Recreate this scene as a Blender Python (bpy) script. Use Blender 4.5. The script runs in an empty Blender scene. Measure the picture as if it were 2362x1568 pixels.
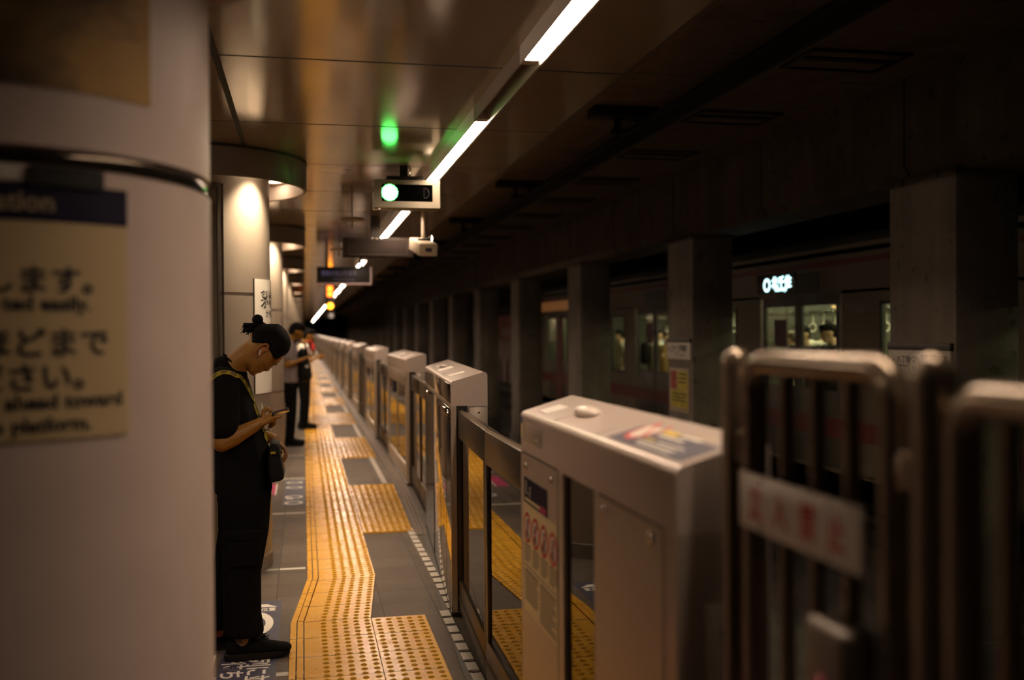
import bpy, bmesh, math, random
from mathutils import Vector, Matrix, Euler
random.seed(7)
PI = math.pi
SC = bpy.context.scene
COL = SC.collection

# ---------------------------------------------------------------- camera
LENS, EYE = 35.0, 1.58
CAM_RIGHT = Vector((0.978762, -0.204973, -0.003200))
def setup_camera():
    cam = bpy.data.cameras.new('camera'); o = bpy.data.objects.new('camera', cam); COL.objects.link(o)
    cam.sensor_width = 36.0; cam.sensor_fit = 'HORIZONTAL'; cam.lens = LENS
    cam.clip_start = 0.05; cam.clip_end = 400
    yaw, pitch, roll = math.radians(11.8289), math.radians(-0.508), math.radians(0.4)
    fwd = Vector((math.sin(yaw)*math.cos(pitch), math.cos(yaw)*math.cos(pitch), math.sin(pitch)))
    r = Vector((math.cos(yaw), -math.sin(yaw), 0)); u = r.cross(fwd)
    c, s = math.cos(roll), math.sin(roll)
    r2 = r*c - u*s; u2 = u*c + r*s
    M = Matrix((r2, u2, -fwd)).transposed().to_4x4(); M.translation = (0, 0, EYE)
    o.matrix_world = M
    cam.dof.use_dof = True; cam.dof.focus_distance = 5.1; cam.dof.aperture_fstop = 1.25
    SC.camera = o
setup_camera()

# ---------------------------------------------------------------- world and exposure
W = bpy.data.worlds.new('world'); SC.world = W; W.use_nodes = True
W.node_tree.nodes['Background'].inputs[0].default_value = (1.0, 0.72, 0.48, 1)
W.node_tree.nodes['Background'].inputs[1].default_value = 0.002
VS = SC.view_settings
SC.display_settings.display_device = 'sRGB'
VS.view_transform = 'Standard'; VS.look = 'None'; VS.exposure = 0.0; VS.gamma = 1.0; VS.use_curve_mapping = False
SC.cycles.use_denoising = True
SC.cycles.max_bounces = 7; SC.cycles.diffuse_bounces = 3; SC.cycles.glossy_bounces = 4
SC.cycles.transparent_max_bounces = 12; SC.cycles.transmission_bounces = 4
SC.cycles.sample_clamp_indirect = 4.0; SC.cycles.caustics_reflective = False; SC.cycles.caustics_refractive = False
TUBE_COL = (1.0, 0.745, 0.535); TUBE_POWER = 31.0
DOWN_COL = (1.0, 0.78, 0.52); DOWN_POWER = 150.0
TRAIN_POWER = 40.0

# ---------------------------------------------------------------- materials
MATS = {}
def mat(name, col, rough=0.5, metal=0.0, noise=0.0, nscale=8.0, bump=0.0, bscale=40.0, emit=None, estr=0.0, coat=0.0, spec=None):
    if name in MATS: return MATS[name]
    m = bpy.data.materials.new(name); m.use_nodes = True; MATS[name] = m
    nt = m.node_tree; b = nt.nodes['Principled BSDF']
    b.inputs['Base Color'].default_value = (*col, 1); b.inputs['Roughness'].default_value = rough; b.inputs['Metallic'].default_value = metal
    if spec is not None: b.inputs['Specular IOR Level'].default_value = spec
    if coat: b.inputs['Coat Weight'].default_value = coat; b.inputs['Coat Roughness'].default_value = 0.05
    if emit: b.inputs['Emission Color'].default_value = (*emit, 1); b.inputs['Emission Strength'].default_value = estr
    if noise or bump:
        g = nt.nodes.new('ShaderNodeNewGeometry')
    if noise:
        n = nt.nodes.new('ShaderNodeTexNoise'); n.inputs['Scale'].default_value = nscale; n.inputs['Detail'].default_value = 5
        nt.links.new(g.outputs['Position'], n.inputs['Vector'])
        cr = nt.nodes.new('ShaderNodeValToRGB'); e = cr.color_ramp.elements
        e[0].position = 0.3; e[1].position = 0.7
        e[0].color = (*[c*(1-noise) for c in col], 1); e[1].color = (*[min(1, c*(1+noise*0.6)) for c in col], 1)
        nt.links.new(n.outputs['Fac'], cr.inputs[0]); nt.links.new(cr.outputs[0], b.inputs['Base Color'])
    if bump:
        n2 = nt.nodes.new('ShaderNodeTexNoise'); n2.inputs['Scale'].default_value = bscale; n2.inputs['Detail'].default_value = 3
        nt.links.new(g.outputs['Position'], n2.inputs['Vector'])
        bp = nt.nodes.new('ShaderNodeBump'); bp.inputs['Strength'].default_value = bump; bp.inputs['Distance'].default_value = 0.01
        nt.links.new(n2.outputs['Fac'], bp.inputs['Height']); nt.links.new(bp.outputs[0], b.inputs['Normal'])
    return m
def glass(name, tint, ior=1.5, rough=0.0):
    if name in MATS: return MATS[name]
    m = bpy.data.materials.new(name); m.use_nodes = True; MATS[name] = m; nt = m.node_tree
    nt.nodes.remove(nt.nodes['Principled BSDF']); out = nt.nodes['Material Output']
    t = nt.nodes.new('ShaderNodeBsdfTransparent'); t.inputs[0].default_value = (*tint, 1)
    g = nt.nodes.new('ShaderNodeBsdfGlossy'); g.inputs['Roughness'].default_value = rough; g.inputs[0].default_value = (1, 1, 1, 1)
    f = nt.nodes.new('ShaderNodeFresnel'); f.inputs[0].default_value = ior
    x = nt.nodes.new('ShaderNodeMixShader')
    ge = nt.nodes.new('ShaderNodeNewGeometry'); iv = nt.nodes.new('ShaderNodeMath'); iv.operation = 'SUBTRACT'; iv.inputs[0].default_value = 1.0; mu = nt.nodes.new('ShaderNodeMath'); mu.operation = 'MULTIPLY'
    nt.links.new(ge.outputs['Backfacing'], iv.inputs[1]); nt.links.new(f.outputs[0], mu.inputs[0]); nt.links.new(iv.outputs[0], mu.inputs[1]); nt.links.new(mu.outputs[0], x.inputs[0]); nt.links.new(t.outputs[0], x.inputs[1]); nt.links.new(g.outputs[0], x.inputs[2]); nt.links.new(x.outputs[0], out.inputs[0])
    return m
def emis(name, col, s): return mat(name, (0.02, 0.02, 0.02), 0.4, emit=col, estr=s)
class NG:
    """small helper to write node maths on world position"""
    def __init__(self, m):
        self.nt = m.node_tree; g = self.nt.nodes.new('ShaderNodeNewGeometry')
        s = self.nt.nodes.new('ShaderNodeSeparateXYZ'); self.nt.links.new(g.outputs['Position'], s.inputs[0])
        self.pos = g.outputs['Position']; self.x, self.y, self.z = s.outputs
    def op(self, o, a, b=0.0, c=0.0):
        n = self.nt.nodes.new('ShaderNodeMath'); n.operation = o
        for i, v in enumerate((a, b, c)):
            if isinstance(v, (int, float)): n.inputs[i].default_value = v
            else: self.nt.links.new(v, n.inputs[i])
        return n.outputs[0]
    def line(self, v, off, period, width):
        d = self.op('PINGPONG', self.op('SUBTRACT', v, off), period/2)
        return self.op('LESS_THAN', d, width/2)
    def noise(self, scale, detail=4, vec=None):
        n = self.nt.nodes.new('ShaderNodeTexNoise'); n.inputs['Scale'].default_value = scale; n.inputs['Detail'].default_value = detail
        self.nt.links.new(vec or self.pos, n.inputs['Vector']); return n.outputs['Fac']
    def ramp(self, f, stops):
        r = self.nt.nodes.new('ShaderNodeValToRGB'); e = r.color_ramp.elements
        while len(e) < len(stops): e.new(0.5)
        for el, (p, c) in zip(e, stops): el.position = p; el.color = (*c, 1)
        self.nt.links.new(f, r.inputs[0]); return r.outputs[0]
    def mix(self, f, a, b, mode='MIX'):
        n = self.nt.nodes.new('ShaderNodeMix'); n.data_type = 'RGBA'; n.blend_type = mode
        for s, v in ((n.inputs[0], f), (n.inputs[6], a), (n.inputs[7], b)):
            if isinstance(v, (int, float)): s.default_value = v
            elif isinstance(v, tuple): s.default_value = (*v, 1)
            else: self.nt.links.new(v, s)
        return n.outputs[2]
    def to(self, sock, name): self.nt.links.new(sock, self.nt.nodes['Principled BSDF'].inputs[name])
    def bump(self, h, strength, dist):
        b = self.nt.nodes.new('ShaderNodeBump'); b.inputs['Strength'].default_value = strength; b.inputs['Distance'].default_value = dist
        self.nt.links.new(h, b.inputs['Height']); self.to(b.outputs[0], 'Normal')

def m_floor():
    m = mat('granite floor', (0.2, 0.18, 0.16), 0.62, spec=0.3); g = NG(m)
    lx = g.line(g.x, 0.43, 0.30, 0.006); ly = g.line(g.y, 5.50, 0.30, 0.006); ln = g.op('MAXIMUM', lx, ly)
    cell = bpy.data.materials  # tile id noise
    cx = g.op('FLOOR', g.op('DIVIDE', g.op('SUBTRACT', g.x, 0.43), 0.30)); cy = g.op('FLOOR', g.op('DIVIDE', g.op('SUBTRACT', g.y, 5.50), 0.30))
    cmb = g.nt.nodes.new('ShaderNodeCombineXYZ'); g.nt.links.new(cx, cmb.inputs[0]); g.nt.links.new(cy, cmb.inputs[1])
    wn = g.nt.nodes.new('ShaderNodeTexWhiteNoise'); wn.noise_dimensions = '3D'; g.nt.links.new(cmb.outputs[0], wn.inputs[0])
    tile = g.ramp(wn.outputs[0], [(0.0, (0.113, 0.083, 0.061)), (0.06, (0.14, 0.105, 0.079)), (0.5, (0.16, 0.122, 0.093)), (1.0, (0.184, 0.142, 0.11))])
    grain = g.ramp(g.noise(160, 2), [(0.3, (0.6, 0.6, 0.6)), (0.7, (1.35, 1.35, 1.35))])
    c = g.mix(1.0, tile, grain, 'MULTIPLY'); c = g.mix(1.0, c, (0.62, 0.60, 0.60), 'MULTIPLY')
    wear = g.ramp(g.noise(2.1, 4), [(0.35, (0.8, 0.8, 0.8)), (0.6, (1.05, 1.05, 1.05))]); c = g.mix(1.0, c, wear, 'MULTIPLY')
    spots = g.op('GREATER_THAN', g.noise(14, 1), 0.73)
    c = g.mix(g.op('MULTIPLY', spots, 0.7), c, (0.04, 0.035, 0.03))
    # pale joint strips that cross the platform every few tiles
    pale = g.op('MULTIPLY', g.line(g.y, 6.82, 2.1, 0.05), g.op('LESS_THAN', g.x, 0.0)); c = g.mix(pale, c, (0.5, 0.46, 0.4))
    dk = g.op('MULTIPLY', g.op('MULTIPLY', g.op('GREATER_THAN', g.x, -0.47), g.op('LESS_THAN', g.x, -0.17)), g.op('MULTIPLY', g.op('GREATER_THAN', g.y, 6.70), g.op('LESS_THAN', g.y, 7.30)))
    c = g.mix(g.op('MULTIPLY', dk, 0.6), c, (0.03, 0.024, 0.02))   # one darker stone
    c = g.mix(ln, c, (0.03, 0.025, 0.02)); g.to(c, 'Base Color')
    g.bump(g.op('ADD', g.noise(220, 2), g.op('MULTIPLY', ln, -1.0)), 0.25, 0.004)
    return m
def m_tactile():
    m = mat('tactile yellow', (0.8, 0.46, 0.05), 0.34, spec=0.95); g = NG(m)
    ly = g.line(g.y, 5.50, 0.30, 0.007)
    n = g.noise(3.0, 5); c = g.ramp(n, [(0.3, (0.68, 0.325, 0.010)), (0.7, (0.78, 0.39, 0.016))])
    sc = g.op('GREATER_THAN', g.noise(30, 1), 0.80); c = g.mix(g.op('MULTIPLY', sc, 0.6), c, (0.09, 0.06, 0.03))
    c = g.mix(ly, c, (0.12, 0.06, 0.02)); g.to(c, 'Base Color')
    g.to(g.ramp(g.noise(5, 4), [(0.3, (0.23,)*3), (0.7, (0.31,)*3)]), 'Roughness')
    return m
def m_ceiling():
    m = mat('ceiling panel', (0.30, 0.25, 0.19), 0.16, 0.06, spec=0.7); g = NG(m)
    ln = g.op('MAXIMUM', g.line(g.y, 4.32, 1.34, 0.02), g.op('MULTIPLY', g.line(g.x, -0.35, 6.0, 0.03), 1.0))
    c = g.ramp(g.noise(1.3, 3), [(0.3, (0.33, 0.26, 0.18)), (0.7, (0.38, 0.305, 0.215))])
    c = g.mix(ln, c, (0.012, 0.01, 0.008)); g.to(c, 'Base Color')
    r = g.ramp(g.noise(2.4, 3), [(0.3, (0.09,)*3), (0.7, (0.14,)*3)]); g.to(g.mix(ln, r, (0.8, 0.8, 0.8)), 'Roughness')
    return m
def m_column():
    m = mat('column cladding', (0.66, 0.53, 0.475), 0.45); g = NG(m)  # tone raised to stand in for stronger light on the near column
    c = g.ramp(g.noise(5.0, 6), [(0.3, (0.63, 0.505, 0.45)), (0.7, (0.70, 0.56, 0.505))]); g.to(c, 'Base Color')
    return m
def m_concrete(name, a, b, seam=None):
    m = mat(name, a, 0.85); g = NG(m)
    c = g.ramp(g.noise(2.2, 8), [(0.32, a), (0.68, b)])
    st = g.op('GREATER_THAN', g.noise(9, 3), 0.66); c = g.mix(g.op('MULTIPLY', st, 0.6), c, tuple(v*0.35 for v in a))
    mp = g.nt.nodes.new('ShaderNodeMapping'); mp.inputs['Scale'].default_value = (6, 6, 0.5); g.nt.links.new(g.pos, mp.inputs[0])
    c = g.mix(0.5, c, g.ramp(g.noise(1.0, 5, mp.outputs[0]), [(0.3, (0.5,)*3), (0.7, (1.1,)*3)]), 'MULTIPLY')
    if seam: c = g.mix(g.line(g.y, seam[0], seam[1], seam[2]), c, tuple(v*0.12 for v in a))
    g.to(c, 'Base Color'); g.bump(g.noise(18, 6), 0.4, 0.02)
    return m
def m_brushed(name, col, rough, wave=0.02):
    """stainless sheet with faint vertical ripples"""
    m = mat(name, col, rough, 1.0); g = NG(m)
    mp = g.nt.nodes.new('ShaderNodeMapping'); mp.inputs['Scale'].default_value = (14, 14, 0.25); g.nt.links.new(g.pos, mp.inputs[0])
    g.bump(g.noise(1.0, 3, mp.outputs[0]), wave, 0.05)
    return m
def m_old_poster():
    m = mat('old tan poster', (0.35, 0.2, 0.06), 0.6); g = NG(m)
    c = g.ramp(g.noise(3.0, 6), [(0.3, (0.40, 0.22, 0.055)), (0.7, (0.62, 0.38, 0.12))])
    mp = g.nt.nodes.new('ShaderNodeMapping'); mp.inputs['Scale'].default_value = (1, 1, 1.6); g.nt.links.new(g.pos, mp.inputs[0])
    n = g.noise(5.5, 3, mp.outputs[0])
    left = g.op('MULTIPLY', g.op('SUBTRACT', -0.39, g.x), 2.2)      # the dark blot thickens away from the free edge
    up = g.op('MULTIPLY', g.op('SUBTRACT', g.z, 2.18), 1.6)
    f = g.op('ADD', n, g.op('ADD', left, up))
    c = g.mix(g.ramp(f, [(0.48, (0, 0, 0)), (0.62, (0.6, 0.6, 0.6)), (0.9, (1, 1, 1))]), c, (0.022, 0.016, 0.010)); g.to(c, 'Base Color')
    return m

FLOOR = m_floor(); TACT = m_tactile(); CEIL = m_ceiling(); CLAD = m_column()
CLAD_DIM = mat('dimmed beige cladding', (0.25, 0.203, 0.163), 0.42, noise=0.08, nscale=4)  # column cladding again, darkened to stand in for dimmer light farther back
STUD = mat('tactile stud', (0.36, 0.18, 0.004), 0.75, spec=0.15)
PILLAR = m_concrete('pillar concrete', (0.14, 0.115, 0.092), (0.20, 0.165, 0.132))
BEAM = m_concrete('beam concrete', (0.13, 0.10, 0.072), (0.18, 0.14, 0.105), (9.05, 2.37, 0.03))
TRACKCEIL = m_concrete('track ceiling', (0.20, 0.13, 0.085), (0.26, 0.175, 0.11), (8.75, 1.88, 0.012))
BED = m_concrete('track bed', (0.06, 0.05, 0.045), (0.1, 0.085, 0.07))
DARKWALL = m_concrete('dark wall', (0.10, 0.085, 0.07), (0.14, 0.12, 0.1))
GROOVE = mat('dark groove', (0.035, 0.027, 0.02), 0.5)
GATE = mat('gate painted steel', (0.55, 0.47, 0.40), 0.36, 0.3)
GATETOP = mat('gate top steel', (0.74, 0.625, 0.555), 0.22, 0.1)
STAIN = m_brushed('stainless mirror', (0.78, 0.70, 0.60), 0.06, 0.02)
STAIN2 = m_brushed('stainless satin', (0.62, 0.55, 0.46), 0.28, 0.02)
LEAF = mat('door leaf bronze', (0.055, 0.041, 0.031), 0.34, 0.5)
GLS = glass('gate glass', (0.30, 0.27, 0.23))
GLSD = glass('smoked gate glass', (0.12, 0.10, 0.085), 1.6)
CLEAR = glass('train window glass', (0.75, 0.78, 0.68))
BLACK = mat('black plastic', (0.010, 0.009, 0.008), 0.5, spec=0.25)
RUBBER = mat('black rubber', (0.008, 0.008, 0.008), 0.7)
CHROME = mat('chrome', (0.75, 0.70, 0.63), 0.16, 1.0)
PIPE = mat('fence pipe steel', (0.30, 0.235, 0.17), 0.2, 0.6)
CREAM = mat('cream sticker', (0.80, 0.68, 0.40), 0.5)
WHITE = mat('white sign', (0.80, 0.74, 0.66), 0.45)
NAVY = mat('navy sign', (0.012, 0.010, 0.030), 0.7, spec=0.15)
NAVYF = mat('navy floor film', (0.045, 0.042, 0.075), 0.5, noise=0.2, nscale=12)
MAG = mat('magenta film', (0.40, 0.02, 0.12), 0.5)
RED = mat('sign red', (0.62, 0.03, 0.03), 0.5)
INK = mat('black ink', (0.012, 0.011, 0.012), 0.6)
WINK = mat('white ink', (0.78, 0.72, 0.64), 0.5)
TANINK = mat('tan ink', (0.38, 0.30, 0.18), 0.5)
YEL = mat('sign yellow', (0.70, 0.50, 0.03), 0.5)
DIMYEL = mat('poster yellow', (0.42, 0.33, 0.02), 0.6, noise=0.3, nscale=14)

# ---------------------------------------------------------------- builders
ROOT = {}
def tag(o, label=None, cat=None, group=None, kind=None):
    if label: o['label'] = label
    if cat: o['category'] = cat
    if group: o['group'] = group
    if kind: o['kind'] = kind
    return o
def thing(name, label, cat, loc=(0, 0, 0), rz=0.0, group=None):
    o = bpy.data.objects.new(name, None); COL.objects.link(o); o.empty_display_size = 0.1
    o.location = loc; o.rotation_euler = (0, 0, rz)
    ROOT[o.name] = Matrix.Translation(Vector(loc)) @ Matrix.Rotation(rz, 4, 'Z')
    return tag(o, label, cat, group)
class MB:
    """collects shapes in world (or thing-local) coordinates, links them as ONE mesh"""
    def __init__(self): self.bm = bmesh.new(); self.smooth = False; self.mi = 0
    def _fin(self, verts, b=0.0, seg=2):
        fs = set(f for v in verts for f in v.link_faces)
        for f in fs: f.material_index = self.mi
        if b:
            es = set(e for v in verts for e in v.link_edges)
            r = bmesh.ops.bevel(self.bm, geom=list(es), offset=b, segments=seg, profile=0.5, affect='EDGES')
            for f in r['faces']: f.material_index = self.mi
        return self
    def box(self, x0, x1, y0, y1, z0, z1, b=0.0, seg=2):
        vs = [self.bm.verts.new((x, y, z)) for x in (x0, x1) for y in (y0, y1) for z in (z0, z1)]
        for q in ((0, 1, 3, 2), (4, 6, 7, 5), (0, 4, 5, 1), (2, 3, 7, 6), (0, 2, 6, 4), (1, 5, 7, 3)): self.bm.faces.new([vs[i] for i in q])
        return self._fin(vs, b, seg)
    def prism(self, pts, ax, a, c, b=0.0, seg=2):
        """polygon in the plane across axis ax ('x','y','z'), swept from a to c"""
        def P(p, t): return {'x': (t, p[0], p[1]), 'y': (p[0], t, p[1]), 'z': (p[0], p[1], t)}[ax]
        A = [self.bm.verts.new(P(p, a)) for p in pts]; B = [self.bm.verts.new(P(p, c)) for p in pts]
        self.bm.faces.new(A); self.bm.faces.new(B[::-1]); n = len(pts)
        for i in range(n): self.bm.faces.new((A[i], B[i], B[(i+1) % n], A[(i+1) % n]))
        return self._fin(A+B, b, seg)
    def tube(self, path, r, seg=12, cap=True, closed=False):
        path = [Vector(p) for p in path]; n = len(path); rs = r if isinstance(r, (list, tuple)) else [r]*n
        rings = []; ref = None
        for i, p in enumerate(path):
            if closed: t = (path[(i+1) % n]-path[i-1]).normalized()
            else: t = (path[min(i+1, n-1)]-path[max(i-1, 0)]).normalized()
            if ref is None: ref = t.orthogonal().normalized()
            ref = (ref - t*ref.dot(t)); ref = ref.normalized() if ref.length > 1e-6 else t.orthogonal().normalized()
            u, v = ref, t.cross(ref)
            rings.append([self.bm.verts.new(p+(u*math.cos(2*PI*k/seg)+v*math.sin(2*PI*k/seg))*rs[i]) for k in range(seg)])
        m = n if closed else n-1
        for i in range(m):
            a, b = rings[i], rings[(i+1) % n]
            for k in range(seg):
                f = self.bm.faces.new((a[k], a[(k+1) % seg], b[(k+1) % seg], b[k])); f.smooth = True; f.material_index = self.mi
        if cap and not closed:
            for rg, s in ((rings[0], -1), (rings[-1], 1)):
                f = self.bm.faces.new(rg[::s]); f.material_index = self.mi
        return self
    def cyl(self, p0, p1, r, seg=16): return self.tube([p0, p1], r, seg)
    def lathe(self, prof, c=(0, 0), seg=48, a0=0.0, a1=2*PI):
        """profile of (radius, z) about a vertical axis at c"""
        full = abs(a1-a0-2*PI) < 1e-6; n = seg if full else seg+1; cols = []
        for k in range(n):
            a = a0+(a1-a0)*k/seg
            cols.append([self.bm.verts.new((c[0]+r*math.cos(a), c[1]+r*math.sin(a), z)) for r, z in prof])
        for k in range(seg):
            A, B = cols[k], cols[(k+1) % n]
            for j in range(len(prof)-1):
                q = [A[j], B[j], B[j+1], A[j+1]]
                if prof[j][0] < 1e-6: q = [A[j], B[j+1], A[j+1]]
                elif prof[j+1][0] < 1e-6: q = [A[j], B[j], A[j+1]]
                f = self.bm.faces.new(q); f.smooth = True; f.material_index = self.mi
        return self
    def sphere(self, c, r, seg=16, rings=10, rot=None):
        r = Vector((r, r, r)) if isinstance(r, (int, float)) else Vector(r)
        M = Matrix.Translation(Vector(c)) @ (rot.to_matrix().to_4x4() if rot else Matrix()) @ Matrix.Diagonal((*r, 1))
        q = bmesh.ops.create_uvsphere(self.bm, u_segments=seg, v_segments=rings, radius=1.0, matrix=M)
        for v in q['verts']:
            for f in v.link_faces: f.smooth = True; f.material_index = self.mi
        return self
    def hull(self, *balls):
        """convex hull of ellipsoids (centre, radius or radii): a tapered limb or body block"""
        tmp = bmesh.new()
        for c, r in balls:
            r = (r, r, r) if isinstance(r, (int, float)) else r
            bmesh.ops.create_icosphere(tmp, subdivisions=2, radius=1.0, matrix=Matrix.Translation(Vector(c)) @ Matrix.Diagonal((*r, 1)))
        h = bmesh.ops.convex_hull(tmp, input=tmp.verts[:])
        dead = [g for g in h['geom_interior']+h['geom_unused'] if isinstance(g, bmesh.types.BMVert)]
        bmesh.ops.delete(tmp, geom=dead, context='VERTS')
        me = bpy.data.meshes.new('t'); tmp.to_mesh(me); tmp.free(); self.bm.from_mesh(me); bpy.data.meshes.remove(me)
        return self
    def mesh(self, me, M=None):
        n = len(self.bm.verts); self.bm.from_mesh(me)
        if M is not None:
            self.bm.verts.ensure_lookup_table()
            for v in self.bm.verts[n:]: v.co = M @ v.co
        return self
    def map(self, fn):
        for v in self.bm.verts: v.co = Vector(fn(v.co))
        return self
    def solid(self, me, mats, smooth):
        pass
    def build(self, name, m, parent=None, local=False, normals=True, fix=True):
        if normals: bmesh.ops.recalc_face_normals(self.bm, faces=self.bm.faces[:])
        if not self.smooth:
            self.bm.normal_update()
            for f in self.bm.faces: f.smooth = True
            for e in self.bm.edges:
                if len(e.link_faces) == 2: e.smooth = e.calc_face_angle(0.0) < 0.62
                else: e.smooth = False
        me = bpy.data.meshes.new(name); self.bm.to_mesh(me); self.bm.free()
        for k in (m if isinstance(m, (list, tuple)) else [m]): me.materials.append(k)
        o = bpy.data.objects.new(name, me); COL.objects.link(o)
        if parent is not None:
            o.parent = parent; ROOT[o.name] = ROOT[parent.name]
            if not local: me.transform(ROOT[parent.name].inverted())
        else: ROOT[o.name] = Matrix()
        return o
def rebase(o, p):
    """move a one-mesh thing's origin to its own base"""
    p = Vector(p); o.data.transform(Matrix.Translation(-p)); o.location = p; ROOT[o.name] = Matrix.Translation(p); return o
def remeshed(mb, voxel, smooth=4, fac=0.5):
    me = bpy.data.meshes.new('t'); mb.bm.to_mesh(me); mb.bm.free()
    o = bpy.data.objects.new('t', me); COL.objects.link(o)
    r = o.modifiers.new('r', 'REMESH'); r.mode = 'VOXEL'; r.voxel_size = voxel; r.use_smooth_shade = True
    s = o.modifiers.new('s', 'SMOOTH'); s.factor = fac; s.iterations = smooth
    bpy.context.view_layer.update(); dg = bpy.context.evaluated_depsgraph_get()
    res = bpy.data.meshes.new_from_object(o.evaluated_get(dg)); bpy.data.objects.remove(o); bpy.data.meshes.remove(me)
    n = MB(); n.smooth = True; n.bm.from_mesh(res); bpy.data.meshes.remove(res)
    for f in n.bm.faces: f.smooth = True
    return n
def text_mesh(body, size, bold=0.0, align='LEFT', ext=0.0004, spacing=1.0):
    c = bpy.data.curves.new('t', 'FONT'); c.body = body; c.size = size; c.offset = bold; c.extrude = ext; c.align_x = align; c.space_character = spacing
    c.resolution_u = 3
    o = bpy.data.objects.new('t', c); COL.objects.link(o); bpy.context.view_layer.update()
    me = bpy.data.meshes.new_from_object(o.evaluated_get(bpy.context.evaluated_depsgraph_get()))
    bpy.data.objects.remove(o); bpy.data.curves.remove(c); return me
def frame(loc, right, up):
    r, u = Vector(right).normalized(), Vector(up).normalized(); n = r.cross(u)
    M = Matrix((r, u, n)).transposed().to_4x4(); M.translation = loc; return M
def text(body, size, loc, right, up, m, parent, name='lettering', bold=0.0, align='LEFT', sx=1.0):
    me = text_mesh(body, size, bold, align); mb = MB(); mb.mesh(me, frame(loc, right, up) @ Matrix.Diagonal((sx, 1, 1, 1))); bpy.data.meshes.remove(me)
    return mb.build(name, m, parent, normals=False)
def copy_tree(o, parent=None):
    c = o.copy(); COL.objects.link(c); c.parent = parent
    for ch in o.children: copy_tree(ch, c)
    return c
def struct(name, mb, m): return tag(mb.build(name, m), kind='structure')
ORD = ['first', 'second', 'third', 'fourth', 'fifth', 'sixth', 'seventh', 'eighth', 'ninth', 'tenth', 'eleventh', 'twelfth', 'thirteenth', 'fourteenth', 'fifteenth',
       'sixteenth', 'seventeenth', 'eighteenth', 'nineteenth', 'twentieth', 'twenty-first', 'twenty-second', 'twenty-third', 'twenty-fourth']
# ================================================================ the setting
YEND = 112.0
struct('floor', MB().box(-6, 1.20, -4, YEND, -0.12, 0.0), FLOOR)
struct('ceiling', MB().box(-6, 1.44, -4, YEND, 2.74, 3.5), CEIL)
struct('trim_1', MB().box(1.425, 1.455, -4, YEND, 2.7385, 2.76), mat('ceiling edge trim', (0.10, 0.08, 0.06), 0.8))
struct('ceiling_track', MB().box(1.44, 4.62, -4, YEND, 3.44, 3.7), TRACKCEIL)
struct('wall_beam', MB().prism([(4.40, 3.46), (4.40, 2.80), (4.46, 2.68), (5.0, 2.68), (5.0, 3.46)], 'y', -4, YEND), BEAM)
struct('ceiling_far', MB().box(5.0, 9.4, -4, YEND, 3.3, 3.5), DARKWALL)
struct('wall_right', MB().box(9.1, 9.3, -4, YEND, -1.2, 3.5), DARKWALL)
struct('wall_left', MB().box(-6.1, -5.9, -4, YEND, 0, 2.74), DARKWALL)
struct('wall_end', MB().box(-6.1, 9.3, YEND, YEND+0.2, -1.3, 3.5), DARKWALL)
struct('wall_platform_edge', MB().box(1.12, 1.20, -4, YEND, -1.2, -0.12), BED)
struct('floor_track', MB().box(1.20, 9.2, -4, YEND, -1.3, -1.15), BED)
rl = MB()
for x in (2.2, 3.27, 6.6, 7.67): rl.box(x-0.035, x+0.035, -4, YEND, -1.15, -1.0)
for i, x in enumerate((2.2, 3.27, 6.6, 7.67)):
    tag(MB().prism([(x-0.07, -1.15), (x+0.07, -1.15), (x+0.02, -1.12), (x+0.02, -1.03), (x+0.036, -1.02), (x+0.036, -1.0), (x-0.036, -1.0), (x-0.036, -1.02), (x-0.02, -1.03), (x-0.02, -1.12)], 'y', -4, YEND).build('rail', mat('rail steel', (0.2, 0.16, 0.12), 0.4, 0.9)),
        'steel running rail on the dark track bed, %s from the platform' % ORD[i], 'rail')

# ---------------------------------------------------------------- platform edge strips
def gx(y):
    P = [(-5, 0.735), (3.37, 0.735), (4.36, 0.755), (5.46, 0.795), (8.0, 0.958), (10.2, 1.03), (200, 1.03)]
    for (a, b), (c, d) in zip(P, P[1:]):
        if y <= c: return b+(d-b)*(y-a)/(c-a)
struct('trim_2', MB().prism([(0.70, -1), (0.735, -1), (0.735, 4.3), (0.80, 5.46), (0.965, 8.0), (1.035, 10.2), (1.035, YEND), (0.99, YEND), (0.99, 10.2), (0.915, 8.0), (0.745, 5.46), (0.70, 4.3)], 'z', 0.0, 0.004), GROOVE)
sill = MB()
for d in (-0.098, -0.066, -0.034):
    sill.prism([(gx(y)+d, y) for y in (7.7, 8.0, 10.2, YEND)]+[(gx(y)+d+0.017, y) for y in (YEND, 10.2, 8.0, 7.7)], 'z', 0.0, 0.007)
struct('trim_3', sill, mat('brown sill rib', (0.24, 0.165, 0.12), 0.3, 0.4))
struct('trim_5', MB().prism([(gx(y)-0.11, y) for y in (7.7, 8.0, 10.2, YEND)]+[(gx(y), y) for y in (YEND, 10.2, 8.0, 7.7)], 'z', 0.0, 0.0035), mat('sill groove', (0.07, 0.05, 0.038), 0.5))
# white edge blocks
ed = MB(); y = 4.4
while y < 60:
    if not (7.86 < y < 10.32 or any(12.62+4.65*k < y < 15.02+4.65*k for k in range(12))):
        x = 0.79 if y < 12.6 else 0.80
        if y < 5.5: x = 0.735
        ed.box(x, x+0.052, y, y+0.108, 0.0, 0.010)
    y += 0.15
struct('trim_4', ed, mat('white edge block', (0.72, 0.65, 0.58), 0.25))

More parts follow.
